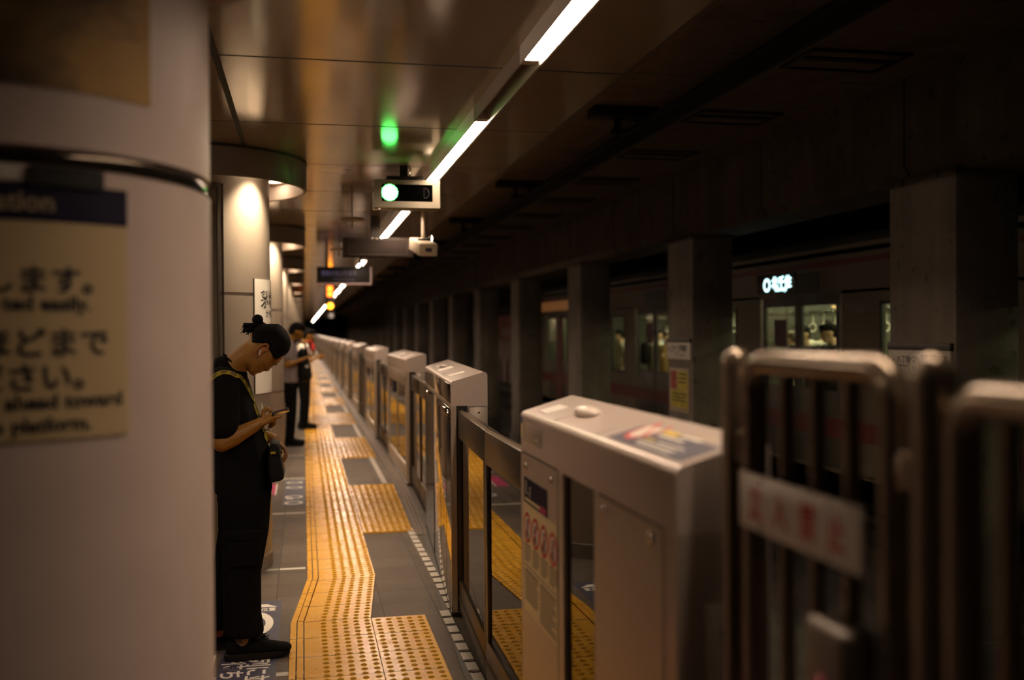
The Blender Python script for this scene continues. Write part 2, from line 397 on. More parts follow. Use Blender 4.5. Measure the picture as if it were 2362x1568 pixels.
# ---------------------------------------------------------------- tactile paving
def stud(mb, x, y, seg=8, r=0.0165, h=0.0045):
    bm = mb.bm; lo = []; hi = []
    for k in range(seg):
        a = 2*PI*k/seg; lo.append(bm.verts.new((x+r*math.cos(a), y+r*math.sin(a), 0.012))); hi.append(bm.verts.new((x+r*0.6*math.cos(a), y+r*0.6*math.sin(a), 0.012+h)))
    for k in range(seg):
        f = bm.faces.new((lo[k], lo[(k+1) % seg], hi[(k+1) % seg], hi[k])); f.material_index = 1
    f = bm.faces.new(hi); f.material_index = 1
def shift(y): return 0.0 if y >= 6.47 else (-0.092 if y <= 5.50 else -0.092*(6.47-y)/0.97)
def tact_strip():
    s = MB(); ys = [3.2, 5.50, 6.47, YEND-2]
    def band(x0, x1, z):
        for a, b in zip(ys, ys[1:]):
            s.prism([(x0+shift(a), a), (x1+shift(a), a), (x1+shift(b), b), (x0+shift(b), b)], 'z', 0.0, z)
    band(0.012, 0.042, 0.012); band(0.048, 0.078, 0.016); band(0.084, 0.440, 0.012)
    y = 3.23
    while y < 70:
        for k in range(5): stud(s, 0.184+0.058*k+shift(y), y, 8 if y < 14 else 5)
        y += 0.06
    return s
tag(tact_strip().build('tactile_strip', [TACT, STUD], normals=False), 'yellow studded guide strip running the length of the grey platform floor', 'tactile paving')
def tact_block(x0, x1, y0, y1, n, label):
    s = MB(); s.prism([(x0, y0), (x1[0], y0), (x1[1], y1), (x0, y1)], 'z', 0.0, 0.012); y = y0+0.03
    while y < y1-0.02:
        for k in range(n):
            t = (y-y0)/(y1-y0); xr = x1[0]+(x1[1]-x1[0])*t
            stud(s, x0+0.032+(xr-x0-0.064)*k/(n-1), y, 8 if y < 12 else 5)
        y += 0.06
    o = s.build('tactile_block', [TACT, STUD], normals=False); rebase(o, (x0, y0, 0))
    tag(o, label, 'tactile paving', 'yellow studded panels at the platform doors')
tact_block(0.352, (0.645, 0.645), 3.2, 5.495, 5, 'yellow studded panel nearest the camera, before the near sliding doors')
tact_block(0.447, (0.83, 0.895), 7.86, 10.32, 7, 'yellow studded panel before the mirrored steel gate, second from the camera')
for k in range(16):
    y0 = 12.62+4.65*k
    tact_block(0.450, (0.885, 0.885), y0, y0+2.4, 7, 'yellow studded panel at the platform doors, %s from the camera' % ORD[k+2])

# ---------------------------------------------------------------- floor stickers
def floor_sticker(name, x0, x1, y0, y1, m, label, border=None):
    t = thing(name, label, 'floor sticker', (x0, y0, 0))
    MB().box(x0, x1, y0, y1, 0.0, 0.0015).build('film', m, t)
    if border: MB().box(x1-0.012, x1, y0, y1, 0.0016, 0.0024).build('border', border, t)
    return t
Zs = 0.0022; RX = (1, 0, 0); FY = (0, 1, 0)
t = floor_sticker('floor_sticker', -0.405, -0.138, 3.9, 6.02, NAVYF, 'long navy floor sticker with white lettering under the man in black')
text('3列に並んで', 0.122, (-0.270, 5.03, Zs), (0, -1, 0), (1, 0, 0), WINK, t, 'lettering', 0.002)
text('お待ちください', 0.122, (-0.385, 5.06, Zs), (0, -1, 0), (1, 0, 0), WINK, t, 'lettering', 0.002)
rg = MB(); rg.lathe([(0.070, Zs), (0.112, Zs)], (0, 0), 32); rg.map(lambda p: (p.x-0.285, p.y*2.1+5.56, p.z)); rg.build('ring_mark', WINK, t)
MB().prism([(-0.36, 5.90), (-0.16, 5.885), (-0.22, 5.95), (-0.27, 5.95), (-0.25, 5.925), (-0.36, 5.925)], 'z', Zs-0.0004, Zs).build('arrow_mark', WINK, t)
text('乗車位置', 0.07, (-0.34, 5.81, Zs), (1, 0, 0), (0, 1, 0), WINK, t, 'lettering', 0.001, sx=0.62)
floor_sticker('floor_sticker', -0.95, -0.432, 3.9, 5.06, MAG, 'magenta floor sticker with a pale border beside the round column', WINK)
t = floor_sticker('floor_sticker', -0.205, 0.0, 9.30, 10.95, NAVYF, 'navy floor sticker with white ring marks beside the yellow strip')
for yy, sy in ((10.55, 2.6), (9.62, 3.6)):
    for s in (-1, 1):
        rg = MB(); rg.lathe([(0.060, Zs), (0.085, Zs)], (0, 0), 28); rg.map(lambda p: (p.x-0.103, p.y*sy*0.30+yy+s*0.17, p.z)); rg.build('ring_mark', WINK, t)
text('乗車', 0.07, (-0.17, 9.78, Zs), (0, -1, 0), (1, 0, 0), WINK, t, 'lettering', 0.001)
floor_sticker('floor_sticker', -0.42, -0.275, 9.95, 10.66, MAG, 'small magenta floor sticker left of the ringed navy sticker', WINK)

# ---------------------------------------------------------------- round columns
CX, CR = -0.69, 0.47
def make_column(first=False):
    t = thing('round_column', '', 'column', (CX, 0, 0))
    L = lambda mb, n, m, p=t: mb.build(n, m, p, local=True)
    if first:
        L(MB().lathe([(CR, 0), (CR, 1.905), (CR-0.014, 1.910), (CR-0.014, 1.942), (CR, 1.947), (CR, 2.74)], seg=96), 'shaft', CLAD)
        L(MB().lathe([(CR-0.010, 1.912), (CR-0.006, 1.926), (CR-0.010, 1.940)], seg=96), 'groove_band', mat('groove steel', (0.06, 0.048, 0.036), 0.15, 0.8))
    else:
        pr = [(CR, 0)]
        for z in (0.925, 1.83): pr += [(CR, z-0.012), (CR-0.008, z-0.010), (CR-0.008, z+0.010), (CR, z+0.012)]
        L(MB().lathe(pr+[(CR, 2.74)], seg=96), 'shaft', CLAD_DIM)
        a = math.radians(-66); s = MB()
        s.prism([(CR*math.cos(a)-0.004, CR*math.sin(a)-0.004), (CR*math.cos(a)+0.008, CR*math.sin(a)-0.004), (CR*math.cos(a)+0.008, CR*math.sin(a)+0.004), (CR*math.cos(a)-0.004, CR*math.sin(a)+0.004)], 'z', 0.0, 2.53)
        L(s, 'joint_strip', GROOVE)
    L(MB().lathe([(CR+0.004, 0), (CR+0.004, 0.10), (CR, 0.105)], seg=64), 'plinth', mat('column plinth', (0.20, 0.16, 0.13), 0.4))
    cap = L(MB().lathe([(0.70, 2.737), (0.72, 2.737), (0.72, 2.552), (0.715, 2.545), (0.700, 2.545)], seg=96), 'capital_ring', mat('capital ring', (0.17, 0.135, 0.105), 0.4))
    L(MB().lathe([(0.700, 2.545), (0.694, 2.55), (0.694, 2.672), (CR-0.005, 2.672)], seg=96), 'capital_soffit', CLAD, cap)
    L(MB().lathe([(0.723, 2.722), (0.723, 2.739)], seg=96), 'shadow_gap', GROOVE, cap)
    if not first:
        for dg in (-40, 36, 140, 216):
            a = math.radians(dg); x, y = 0.60*math.cos(a), 0.60*math.sin(a)
            d = L(MB().lathe([(0.062, 2.660), (0.075, 2.656), (0.075, 2.672)], (x, y), 20), 'downlight', STAIN2)
            L(MB().lathe([(0.0, 2.664), (0.060, 2.664)], (x, y), 20), 'lamp_lens', emis('downlight lens', DOWN_COL, 22.0), d)
    return t
c0 = make_column(True); c0.location.y = 2.51; ROOT[c0.name] = Matrix.Translation((CX, 2.51, 0))
tag(c0, 'wide pale round column in the blurred foreground with a dark ring groove')
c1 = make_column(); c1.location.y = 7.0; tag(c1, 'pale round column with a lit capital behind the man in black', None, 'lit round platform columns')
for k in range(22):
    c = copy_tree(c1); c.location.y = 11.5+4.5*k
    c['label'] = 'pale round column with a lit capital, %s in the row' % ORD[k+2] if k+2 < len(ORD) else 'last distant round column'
# downlight lamps: one spot per lens near the camera, one soft lamp per column further off
def spot(p, power, size=130, blend=0.7, rad=0.05, rot=(0, 0, 0), name='downlight_beam'):
    l = bpy.data.lights.new(name, 'SPOT'); l.energy = power; l.color = DOWN_COL; l.spot_size = math.radians(size); l.spot_blend = blend; l.shadow_soft_size = rad
    o = bpy.data.objects.new(name, l); o.location = p; o.rotation_euler = rot; COL.objects.link(o); return o
for k in range(12):
    for dg in (-40, 36):
        if k > 6 and dg == 36: continue
        a = math.radians(dg)
        spot((CX+0.60*math.cos(a), 7.0+4.5*k+0.60*math.sin(a), 2.65), DOWN_POWER, 100, 1.0, 0.05, (0, math.radians(9), a))

# signs wrapped round a column
def wrap(mb, yc, r):
    """(u, height, out) -> the column's surface; u is arc length from the +X axis"""
    return mb.map(lambda p: (CX+(r+p.z)*math.cos(p.x/CR), yc+(r+p.z)*math.sin(p.x/CR), p.y))
def wsheet(u0, u1, z0, z1, th=0.004, n=24):
    mb = MB(); bm = mb.bm; A = []
    for k in range(n+1):
        u = u0+(u1-u0)*k/n; A.append([bm.verts.new(p) for p in ((u, z0, 0), (u, z1, 0), (u, z1, th), (u, z0, th))])
    for a, b in zip(A, A[1:]):
        for j in range(4): bm.faces.new((a[j], b[j], b[(j+1) % 4], a[(j+1) % 4]))
    bm.faces.new(A[0]); bm.faces.new(A[-1]); return mb
def wtext(body, size, ang, z, yc, m, parent, align='LEFT', bold=0.0, r=CR, sx=1.0):
    me = text_mesh(body, size, bold, align); mb = MB(); mb.mesh(me, Matrix.Translation((math.radians(ang)*CR, z, 0)) @ Matrix.Diagonal((sx, 1, 1, 1))); bpy.data.meshes.remove(me)
    return wrap(mb, yc, r).build('lettering', m, parent, normals=False)
A2 = lambda d: math.radians(d)*CR
YC = 2.51; RS = CR+0.0052
def at_col(d, z, yc=YC): return (CX+CR*math.cos(math.radians(d)), yc+CR*math.sin(math.radians(d)), z)
t = thing('notice_sign', 'cream notice with a navy header and black lettering on the foreground column', 'sign', at_col(-80, 1.375))
wrap(wsheet(A2(-125), A2(-45), 1.375, 1.876), YC, CR+0.0006).build('panel', mat('notice cream', (0.66, 0.50, 0.28), 0.5), t)
wrap(wsheet(A2(-125), A2(-45), 1.800, 1.874, 0.002), YC, CR+0.0040).build('header', NAVY, t)
for body, size, ang, z, m, b in (('Information', 0.052, -62.8, 1.8195, TANINK, 0.001), ('いたします。', 0.0595, -49.6, 1.664, INK, 0.0018), ('ted easily.', 0.040, -54.6, 1.627, INK, 0.0013), ('ほどまで', 0.0605, -50.2, 1.541, INK, 0.0018),
                        ('ください。', 0.0595, -52.0, 1.475, INK, 0.0018), ('ahead toward', 0.040, -46.8, 1.436, INK, 0.0013), ('platform.', 0.040, -54.8, 1.391, INK, 0.0013)):
    wtext(body, size, ang, z, YC, m, t, 'RIGHT', b, RS+0.002 if m is TANINK else RS)
# 'y' and 'e' that end the hidden words
wtext('y', 0.040, -77.5, 1.436, YC, INK, t, 'LEFT', 0.0013, RS); wtext('e', 0.040, -76.5, 1.391, YC, INK, t, 'LEFT', 0.0013, RS)
tag(rebase(wrap(wsheet(A2(-120), A2(-37), 2.060, 2.62, 0.002), YC, CR+0.0006).build('old_poster', m_old_poster()), at_col(-60, 2.06)), 'tan weathered poster with a dark blot high on the foreground column', 'poster')
t = thing('sign_bracket', 'black bracket strap above the navy notice header on the foreground column', 'bracket', at_col(-60, 1.87))
wrap(wsheet(A2(-68.5), A2(-51.5), 1.868, 1.906, 0.012, 10), YC, CR+0.0006).build('plate', BLACK, t)
tag(rebase(wrap(wsheet(A2(-95), A2(-69.5), 1.878, 1.905, 0.003, 10), YC, CR+0.0006).build('tape_strip', WHITE), at_col(-75, 1.88)), 'pale tape strip just left of the black bracket on the column', 'tape')
# the next column's signs
YC2 = 7.0
t = thing('station_sign', 'white station name plate behind the head of the man in black', 'sign', at_col(-20, 1.2, YC2))
wrap(wsheet(A2(-37.3), A2(42), 1.18, 1.935, 0.005, 30), YC2, CR+0.0006).build('panel', WHITE, t)
wrap(wsheet(A2(-38.0), A2(-37.2), 1.18, 1.937, 0.008, 2), YC2, CR).build('edge_strip', GROOVE, t)
wtext('茅場町', 0.125, -29, 1.755, YC2, INK, t, 'LEFT', 0.002, CR+0.006); wtext('かやばちょう', 0.060, -21, 1.685, YC2, INK, t, 'LEFT', 0.0006, CR+0.006)
wtext('Kayabacho', 0.060, -24, 1.605, YC2, INK, t, 'LEFT', 0.0006, CR+0.006)
t = thing('column_cabinet', 'dark brown panel with a black frame on the column behind the man', 'panel', at_col(-90, 0.1, YC2))
wrap(wsheet(A2(-125), A2(-68.2), 0.11, 2.515, 0.006, 20), YC2, CR+0.0006).build('door', mat('brown cabinet door', (0.10, 0.078, 0.05), 0.5), t)
wrap(wsheet(A2(-125), A2(-68.0), 2.50, 2.535, 0.012, 20), YC2, CR+0.0006).build('frame_top', GROOVE, t)
wrap(wsheet(A2(-70.2), A2(-68.2), 0.11, 2.535, 0.012, 3), YC2, CR+0.0006).build('frame_side', mat('cabinet frame', (0.035, 0.028, 0.02), 0.5), t)

# ---------------------------------------------------------------- strip lights
def make_strip(length, lit=True, dim=False):
    t = thing('strip_light', '', 'ceiling light', (0.934, 0, 2.70))
    L = lambda mb, n, m, p=t: mb.build(n, m, p, local=True)
    ch = L(MB().prism(([(-0.062, 0.04), (-0.062, 0.020), (-0.056, 0.020),] if dim else [(-0.062, 0.04), (-0.062, -0.034), (-0.056, -0.034),])+[ (-0.054, 0.026), (-0.012, 0.018), (0.020, -0.036), (0.030, -0.036), (0.030, 0.04)], 'y', 0.0, length), 'reflector', mat('lamp reflector', (0.78, 0.74, 0.70), 0.3, 0.1) if lit else mat('unlit channel', (0.30, 0.26, 0.24), 0.35, 0.5))
    for y in (0.005, length-0.035): L(MB().box(-0.054, 0.012, y, y+0.03, -0.026, 0.03, 0.004), 'lamp_holder', WINK, ch)
    if lit:
        n = max(1, round(length/1.2))
        for k in range(n):
            a, b = 0.04+k*(length-0.05)/n, (k+1)*(length-0.05)/n
            L(MB().cyl((-0.028, a, -0.010), (-0.028, b, -0.010), 0.016, 10), 'tube', emis('fluorescent tube', TUBE_COL, TUBE_POWER*4) if not dim else emis('added fill tube', TUBE_COL, TUBE_POWER*2.0))
    return t
segs = [(1.05, 3.97), (5.09, 7.40), (9.05, 11.75), (12.9, 14.6), (15.4, 17.2), (19.5, 22.0)]
y = 22.6
for n in range(22): segs.append((y, y+2.4)); y += 3.6
for k, (a, b) in enumerate(segs):
    s = make_strip(b-a); s.location.y = a; s['group'] = 'strip lights along the ceiling'
    s['label'] = 'lit fluorescent strip light on the platform ceiling, %s from the camera' % (ORD[k] if k < len(ORD) else 'farther than the twentieth')
for k, (a, b) in enumerate([(3.97, 5.09), (7.40, 9.05), (11.75, 12.9)]):
    s = make_strip(b-a, False); s.location.y = a; s['group'] = 'unlit links of the ceiling strip'
    s['label'] = ('unlit steel channel between the two nearest lit strip lights', 'unlit channel behind the green signal box', 'unlit channel of the light line above the camera box')[k]

# unseen light line added behind the columns to brighten gate fronts and plate
for k in range(14):
    s = make_strip(2.4, dim=True); s.location = (-2.325, 2.2+3.6*k, 2.70); s.rotation_euler.z = PI; s.location.y += 2.4; s['group'] = 'added fill strip lights behind the columns'
    s['label'] = 'added unseen fill strip light on the far side behind the columns, %s along' % ORD[k]
# ================================================================ platform gates
GH0, GH1 = 1.302, 1.356          # top: front edge, track-side edge
def top_profile(x0, T, over=0.0):
    r = 0.020; sl = (GH1-GH0)/T; p = [(x0-over, 1.166)]
    for k in range(6): a = math.radians(180-k*15); p.append((x0-over+r+r*math.cos(a), GH0-r*0.82+r*math.sin(a)))
    for k in range(7): a = math.radians(105-k*17); p.append((x0+T-r+r*math.cos(a), GH1-r*1.1+r*math.sin(a)))
    return p+[(x0+T, 1.166)]
def gate_top(L, T, over=0.0):
    mb = MB(); mb.prism(top_profile(0.0, T, over), 'y', 0.0, L); return mb
def bolt(L, t, x, y, z, r=0.016):
    mb = MB(); mb.lathe([(0.0, 0.0), (r*0.75, 0.0), (r, -0.003), (r, -0.008)], (0, 0), 16); mb.map(lambda p: (x+p.z*1.0-0.0, y+p.x, z+p.y)); return L(mb, 'bolt', CHROME, t)
def make_gate(L_, T, style):
    """local: y along the platform from the near end, x from the platform face towards the track"""
    t = thing('platform_gate', '', 'platform gate'); L = lambda mb, n, m, p=t: mb.build(n, m, p, local=True)
    face = STAIN if style == 'mirror' else GATE
    b = MB()
    b.box(0.005, T, 0.004, L_-0.004, 0.0, 0.10, 0.004)
    b.box(0.0, T, 0.0, 0.14, 0.10, 1.166); b.box(0.0, T, L_-0.14, L_, 0.10, 1.166)
    if style == 'mirror': b.box(0.006, T, 0.14, L_-0.14, 0.10, 1.166)
    else:
        b.box(0.0, T, 0.14, L_-0.14, 1.02, 1.166, 0.003); b.box(0.0, T, 0.14, L_-0.14, 0.10, 0.20, 0.003)
    L(b, 'body', GATE)
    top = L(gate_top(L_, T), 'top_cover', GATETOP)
    L(MB().box(0.02, T-0.02, L_*0.36, L_*0.36+0.005, 1.30, 1.332).map(lambda p: (p.x, p.y, 1.3035+p.x/T*(GH1-GH0) if p.z > 1.31 else p.z)), 'seam', GROOVE, top)
    for y0, y1, x0, x1 in ((L_*0.18, L_*0.24, 0.03, T-0.05), (L_*0.50, L_*0.60, 0.03, T-0.05), (L_*0.75, L_*0.80, 0.05, T-0.08)):
        s = MB(); s.prism([(x0, y0), (x1, y0), (x1, y1), (x0, y1)], 'z', 0, 0.0015); s.map(lambda p: (p.x, p.y, GH0+0.0008+p.x/T*(GH1-GH0)+p.z)); L(s, 'top_sticker', WHITE, top)
    h = MB(); h.sphere((0.09, L_*0.66, GH0+0.03), (0.035, 0.09, 0.014)); L(h, 'top_handle', GATETOP, top)
    if style == 'mirror':
        L(MB().box(-0.003, 0.005, 0.008, L_-0.008, 0.012, 1.150, 0.001), 'mirror_panel', STAIN)
        L(MB().box(-0.003, 0.006, 0.006, L_-0.006, 1.178, 1.285, 0.001), 'mirror_band', STAIN, top)
        for y in (0.34, 0.80): L(MB().box(-0.004, 0.002, y, y+0.004, 0.012, 1.150), 'seam', GROOVE)
        for y in (0.10, 0.31): bolt(L, t, -0.006, y, 1.12, 0.024)
        L(MB().box(-0.0055, -0.003, 0.05, 0.22, 0.93, 1.075), 'number_label', NAVY)
        for y in (0.42, 2.1): bolt(L, t, -0.006, y, 1.12, 0.02)
        L(MB().box(-0.004, 0.0, 1.5, 1.505, 0.012, 1.150), 'seam', GROOVE)
    else:
        for y0, y1 in ((0.15, L_*0.47), (L_*0.49, L_-0.15)): L(MB().box(0.012, 0.020, y0, y1, 0.19, 1.03), 'glass_panel', GLSD)
        L(MB().box(0.004, 0.05, L_*0.47, L_*0.49, 0.19, 1.03, 0.002), 'mullion', STAIN2)
        L(MB().box(T-0.02, T-0.012, 0.14, L_-0.14, 0.19, 1.03), 'back_panel', LEAF)
        for y in (0.07, L_-0.07): bolt(L, t, -0.004, y, 1.11, 0.02)
        L(MB().box(-0.0025, 0.0, L_*0.55, L_*0.70, 0.88, 1.00), 'number_label', NAVY)
    # near and far end faces: leaf slot, small hatch with its screws
    for y, s in ((0.0, -1), (L_, 1)):
        ya, yb = sorted((y, y+s*0.004))
        L(MB().box(0.030, 0.092, ya, yb, 0.03, 1.168), 'leaf_slot', RUBBER)
        h = L(MB().box(0.100, T-0.006, ya, yb, 0.60, 1.160, 0.001), 'end_hatch', GATE)
        L(MB().box(0.0985, 0.1015, ya, yb, 0.60, 1.163).box(0.0985, T-0.006, ya, yb, 1.160, 1.163), 'hatch_seam', GROOVE, h)
        for z in (1.13, 0.9):
            q = MB(); q.sphere((T-0.05, y+s*0.004, z), (0.007, 0.003, 0.007), 10, 6); L(q, 'screw', CHROME, h)
    for z in (1.15, 1.06, 0.8):
        q = MB(); q.sphere((T+0.002, 0.02, z), (0.008, 0.01, 0.010), 8, 6); L(q, 'hinge_pin', CHROME)
    L(MB().box(-0.004, T+0.004, -0.004, L_+0.004, 0.0, 0.022, 0.003), 'foot_plate', LEAF)
    return t
GT = 0.205
# second gate: mirrored stainless front, slightly turned
ang2 = math.atan2(0.958-0.795, 8.0-5.46)
g2 = make_gate(2.54, GT, 'mirror'); g2.location = (0.795, 5.46, 0); g2.rotation_euler.z = -ang2
tag(g2, 'platform gate with a mirrored stainless front beside the dark sliding doors')
g3 = make_gate(2.35, GT, 'glass'); g3.location = (1.03, 10.22, 0)
tag(g3, 'steel platform gate with glass panels, third gate from the camera', None, 'glass fronted platform gates')
for k in range(1, 20):
    c = copy_tree(g3); c.location.y = 10.22+4.65*k
    c['label'] = 'steel platform gate with glass panels, %s gate from the camera' % ORD[k+2]
# sliding leaves
def make_leaf(L_):
    t = thing('sliding_door', '', 'platform door'); L = lambda mb, n, m, p=t: mb.build(n, m, p, local=True)
    f = MB(); T = 0.04
    f.box(0, T, 0, L_, 0.985, 1.130, 0.004); f.box(0, T, 0, L_, 0.03, 0.205, 0.004); f.box(0, T, 0, 0.055, 0.20, 0.99, 0.003); f.box(0, T, L_-0.055, L_, 0.20, 0.99, 0.003)
    L(f, 'frame', LEAF)
    L(MB().prism([(0.004, 1.128), (0.014, 1.140), (T+0.028, 1.118), (T+0.028, 1.100), (T, 1.095)], 'y', 0.0, L_), 'top_rail', mat('leaf top rail', (0.22, 0.17, 0.13), 0.3, 0.6))
    L(MB().box(0.010, 0.016, 0.05, L_-0.05, 0.20, 0.99), 'glass_pane', GLS)
    L(MB().box(-0.004, 0.0, 0.02, L_-0.02, 0.10, 0.112), 'bottom_groove', GROOVE)
    L(MB().box(0.0, T, -0.006, 0.0, 0.03, 1.125), 'edge_seal', RUBBER)
    L(MB().box(0.0, T, L_, L_+0.006, 0.03, 1.125), 'edge_seal', RUBBER)
    return t
def put_leaf(o, x0, y0, x1, y1, label):
    o.location = (x0, y0, 0.008); o.rotation_euler.z = -math.atan2(x1-x0, y1-y0); o['label'] = label; o['group'] = 'sliding doors between the platform gates'
put_leaf(make_leaf(0.96), 0.778, 3.385, 0.782, 4.35, 'dark bronze sliding door with a glass pane joined to the beige nearest gate')
put_leaf(make_leaf(1.13), 0.786, 4.366, 0.834, 5.495, 'dark bronze sliding door with a glass pane entering the mirrored gate')
pA = make_leaf(1.10); put_leaf(pA, 1.000, 8.0, 1.035, 9.10, 'sliding door leaf just beyond the mirrored gate')
pB = make_leaf(1.10); put_leaf(pB, 1.037, 9.115, 1.072, 10.21, 'sliding door leaf touching the third gate from the camera')
for k in range(1, 14):
    for j in (0, 1):
        c = copy_tree(pB); y0 = 10.22+4.65*k-2.30+j*1.15
        put_leaf(c, 1.072, y0, 1.072, y0+1.1, '%s sliding door leaf before the %s gate from the camera' % (('nearer', 'farther')[j], ORD[k+2]))

# ---------------------------------------------------------------- nearest gate, in detail
GX, Y0, Y1 = 0.735, 1.90, 3.37
g = thing('platform_gate', 'beige platform gate nearest the camera with red prohibition stickers and a dark window', 'platform gate', (GX, Y0, 0))
B = lambda mb, n, m, p=g: mb.build(n, m, p)
b = MB(); T = GT
b.box(GX, GX+T, 2.86, Y1, 0.0, 1.166); b.box(GX, GX+T, Y0, 2.455, 0.0, 1.166); b.box(GX, GX+T, 2.455, 2.86, 0.0, 0.20)
b.box(GX, GX+0.03, 2.80, 2.861, 0.15, 1.166); b.box(GX, GX+0.03, 2.454, 2.485, 0.15, 1.166)
B(b, 'body', GATE)
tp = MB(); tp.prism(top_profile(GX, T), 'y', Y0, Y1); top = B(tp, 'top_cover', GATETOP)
B(MB().box(GX-0.001, GX+0.004, 2.865, 3.335, 1.163, 1.169), 'panel_seam', GROOVE); B(MB().box(GX-0.001, GX+0.004, 1.975, 2.44, 1.160, 1.166), 'panel_seam', GROOVE)
B(MB().box(GX-0.0008, GX+0.004, 2.862, 2.867, 0.02, 1.166), 'panel_seam', GROOVE); B(MB().box(GX-0.0008, GX+0.004, 1.970, 1.976, 0.02, 1.163), 'panel_seam', GROOVE)
B(MB().box(GX+0.012, GX+0.018, 2.484, 2.802, 0.18, 1.168), 'window_glass', GLSD)
B(MB().box(GX+T-0.03, GX+T-0.02, 2.455, 2.86, 0.15, 1.168), 'window_back', BLACK)
def topz(x): return GH0+(x-GX)/T*(GH1-GH0)
def on_top(mb, lift=0.0008): return mb.map(lambda p: (p.x, p.y, topz(p.x)+lift+p.z))
for y in (2.95, 2.52): B(on_top(MB().box(GX+0.015, GX+T-0.012, y, y+0.004, -0.004, 0.0003)), 'top_seam', mat('soft seam', (0.32, 0.26, 0.21), 0.5), top)
s = B(on_top(MB().box(GX+0.035, GX+0.125, 3.13, 3.25, 0, 0.001)), 'top_label', WHITE, top)
B(on_top(MB().box(GX+0.13, GX+0.155, 3.07, 3.12, 0, 0.001)), 'top_label', mat('blue grey label', (0.45, 0.42, 0.50), 0.5), top)
hd = MB(); hd.sphere((GX+0.100, 2.88, topz(GX+0.1)+0.008), (0.036, 0.090, 0.020), 20, 12); B(hd, 'top_handle', mat('pale handle', (0.86, 0.76, 0.68), 0.2), top)
B(MB().box(GX-0.002, GX+0.001, 3.06, 3.30, 1.205, 1.272, 0.001), 'side_hatch', GATE, top)
bt = MB(); bt.sphere((GX-0.002, 3.13, 1.222), (0.004, 0.008, 0.008), 10, 6); B(bt, 'hatch_screw', CHROME, top)
B(MB().box(GX-0.001, GX+0.0005, 3.335, 3.365, 1.215, 1.27, 0.0), 'corner_label', CREAM, top); B(MB().box(GX-0.0015, GX, 3.338, 3.362, 1.262, 1.285), 'corner_label', mat('blue label', (0.07, 0.10, 0.30), 0.4), top)
for y, z in ((3.283, 1.124), (2.935, 1.126), (2.392, 1.128), (2.052, 1.128)):
    mb = MB(); mb.sphere((GX-0.001, y, z), (0.007, 0.016, 0.016), 18, 10); bo = B(mb, 'bolt', CHROME)
    B(MB().box(GX-0.0092, GX-0.0078, y-0.006, y+0.006, z-0.0012, z+0.0012), 'bolt_slot', GROOVE, bo)
# end plate towards the camera
B(MB().box(GX+0.06, GX+T-0.01, Y0-0.003, Y0, 0.2, 1.02, 0.001), 'end_panel', GATE); mb = MB(); mb.sphere((GX+0.105, Y0-0.004, 0.96), (0.014, 0.005, 0.014)); B(mb, 'bolt', CHROME)
# car and door number label
NM = B(MB().box(GX-0.0015, GX, 2.99, 3.318, 1.000, 1.085), 'number_label', NAVY)
for body, size, y, z in (('1', 0.066, 3.300, 1.030), ('-', 0.04, 3.262, 1.026), ('1', 0.050, 3.238, 1.027)):
    text(body, size, (GX-0.0022, y, z), (0, -1, 0), (0, 0, 1), WINK, NM, 'lettering', 0.001)
B(MB().box(GX-0.0022, GX-0.001, 3.09, 3.300, 1.008, 1.018), 'caption_bar', CREAM, NM); B(MB().box(GX-0.0022, GX-0.001, 3.005, 3.085, 1.003, 1.024), 'magenta_patch', MAG, NM)
ST = B(MB().box(GX-0.0012, GX, 2.870, 3.330, 0.633, 0.9985), 'rules_sticker', CREAM)
for k, y in enumerate((3.268, 3.150, 3.034, 2.918)):
    def ring(r0, r1, dx): return MB().lathe([(r0, 0), (r1, 0)], (0, 0), 28).map(lambda p: (GX-0.0020-dx, y+p.x, 0.918+p.y))
    B(ring(0.0, 0.050, -0.0003), 'sign_disc', WINK, ST); rd = B(ring(0.040, 0.052, 0.0002), 'sign_ring', RED, ST)
    fg = MB(); xx = GX-0.0026
    fg.lathe([(0.0, 0), (0.008, 0)], (0, 0), 12); fg.map(lambda p: (xx, y+p.x, 0.940+p.y))
    lean = (0.0, 0.010, -0.014, 0.004)[k]
    fg.prism([(y-0.009+lean, 0.930), (y+0.009+lean, 0.930), (y+0.007, 0.905), (y+0.016, 0.884), (y+0.008, 0.882), (y, 0.898), (y-0.012, 0.880), (y-0.018, 0.884), (y-0.007, 0.905)], 'x', xx, xx+0.0003)
    B(fg, 'figure_mark', INK, ST)
    B(MB().prism([(y-0.034, 0.949), (y-0.029, 0.954), (y+0.034, 0.887), (y+0.029, 0.882)], 'x', GX-0.0029, GX-0.0026), 'sign_bar', RED, ST)
ln = MB(); rnd = random.Random(3)
for k, y in enumerate((3.268, 3.150, 3.034, 2.918)):
    for j in range(5): ln.box(GX-0.0018, GX-0.0012, y-0.045+(0.03 if j == 4 else 0), y+0.045, 0.855-j*0.0125, 0.861-j*0.0125)
ln.box(GX-0.0018, GX-0.0012, 2.885, 3.315, 0.786, 0.789)
for c in (0, 1):
    ya, yb = ((3.12, 3.31), (2.885, 3.09))[c]
    for j in range((9, 11)[c]): ln.box(GX-0.0018, GX-0.0012, ya+rnd.random()*0.06*(j % 3 == 2), yb, 0.770-j*0.0118-0.004, 0.770-j*0.0118+(0.004 if j == 0 else 0.0015))
B(ln, 'rule_lines', mat('grey ink', (0.16, 0.13, 0.09), 0.6), ST)
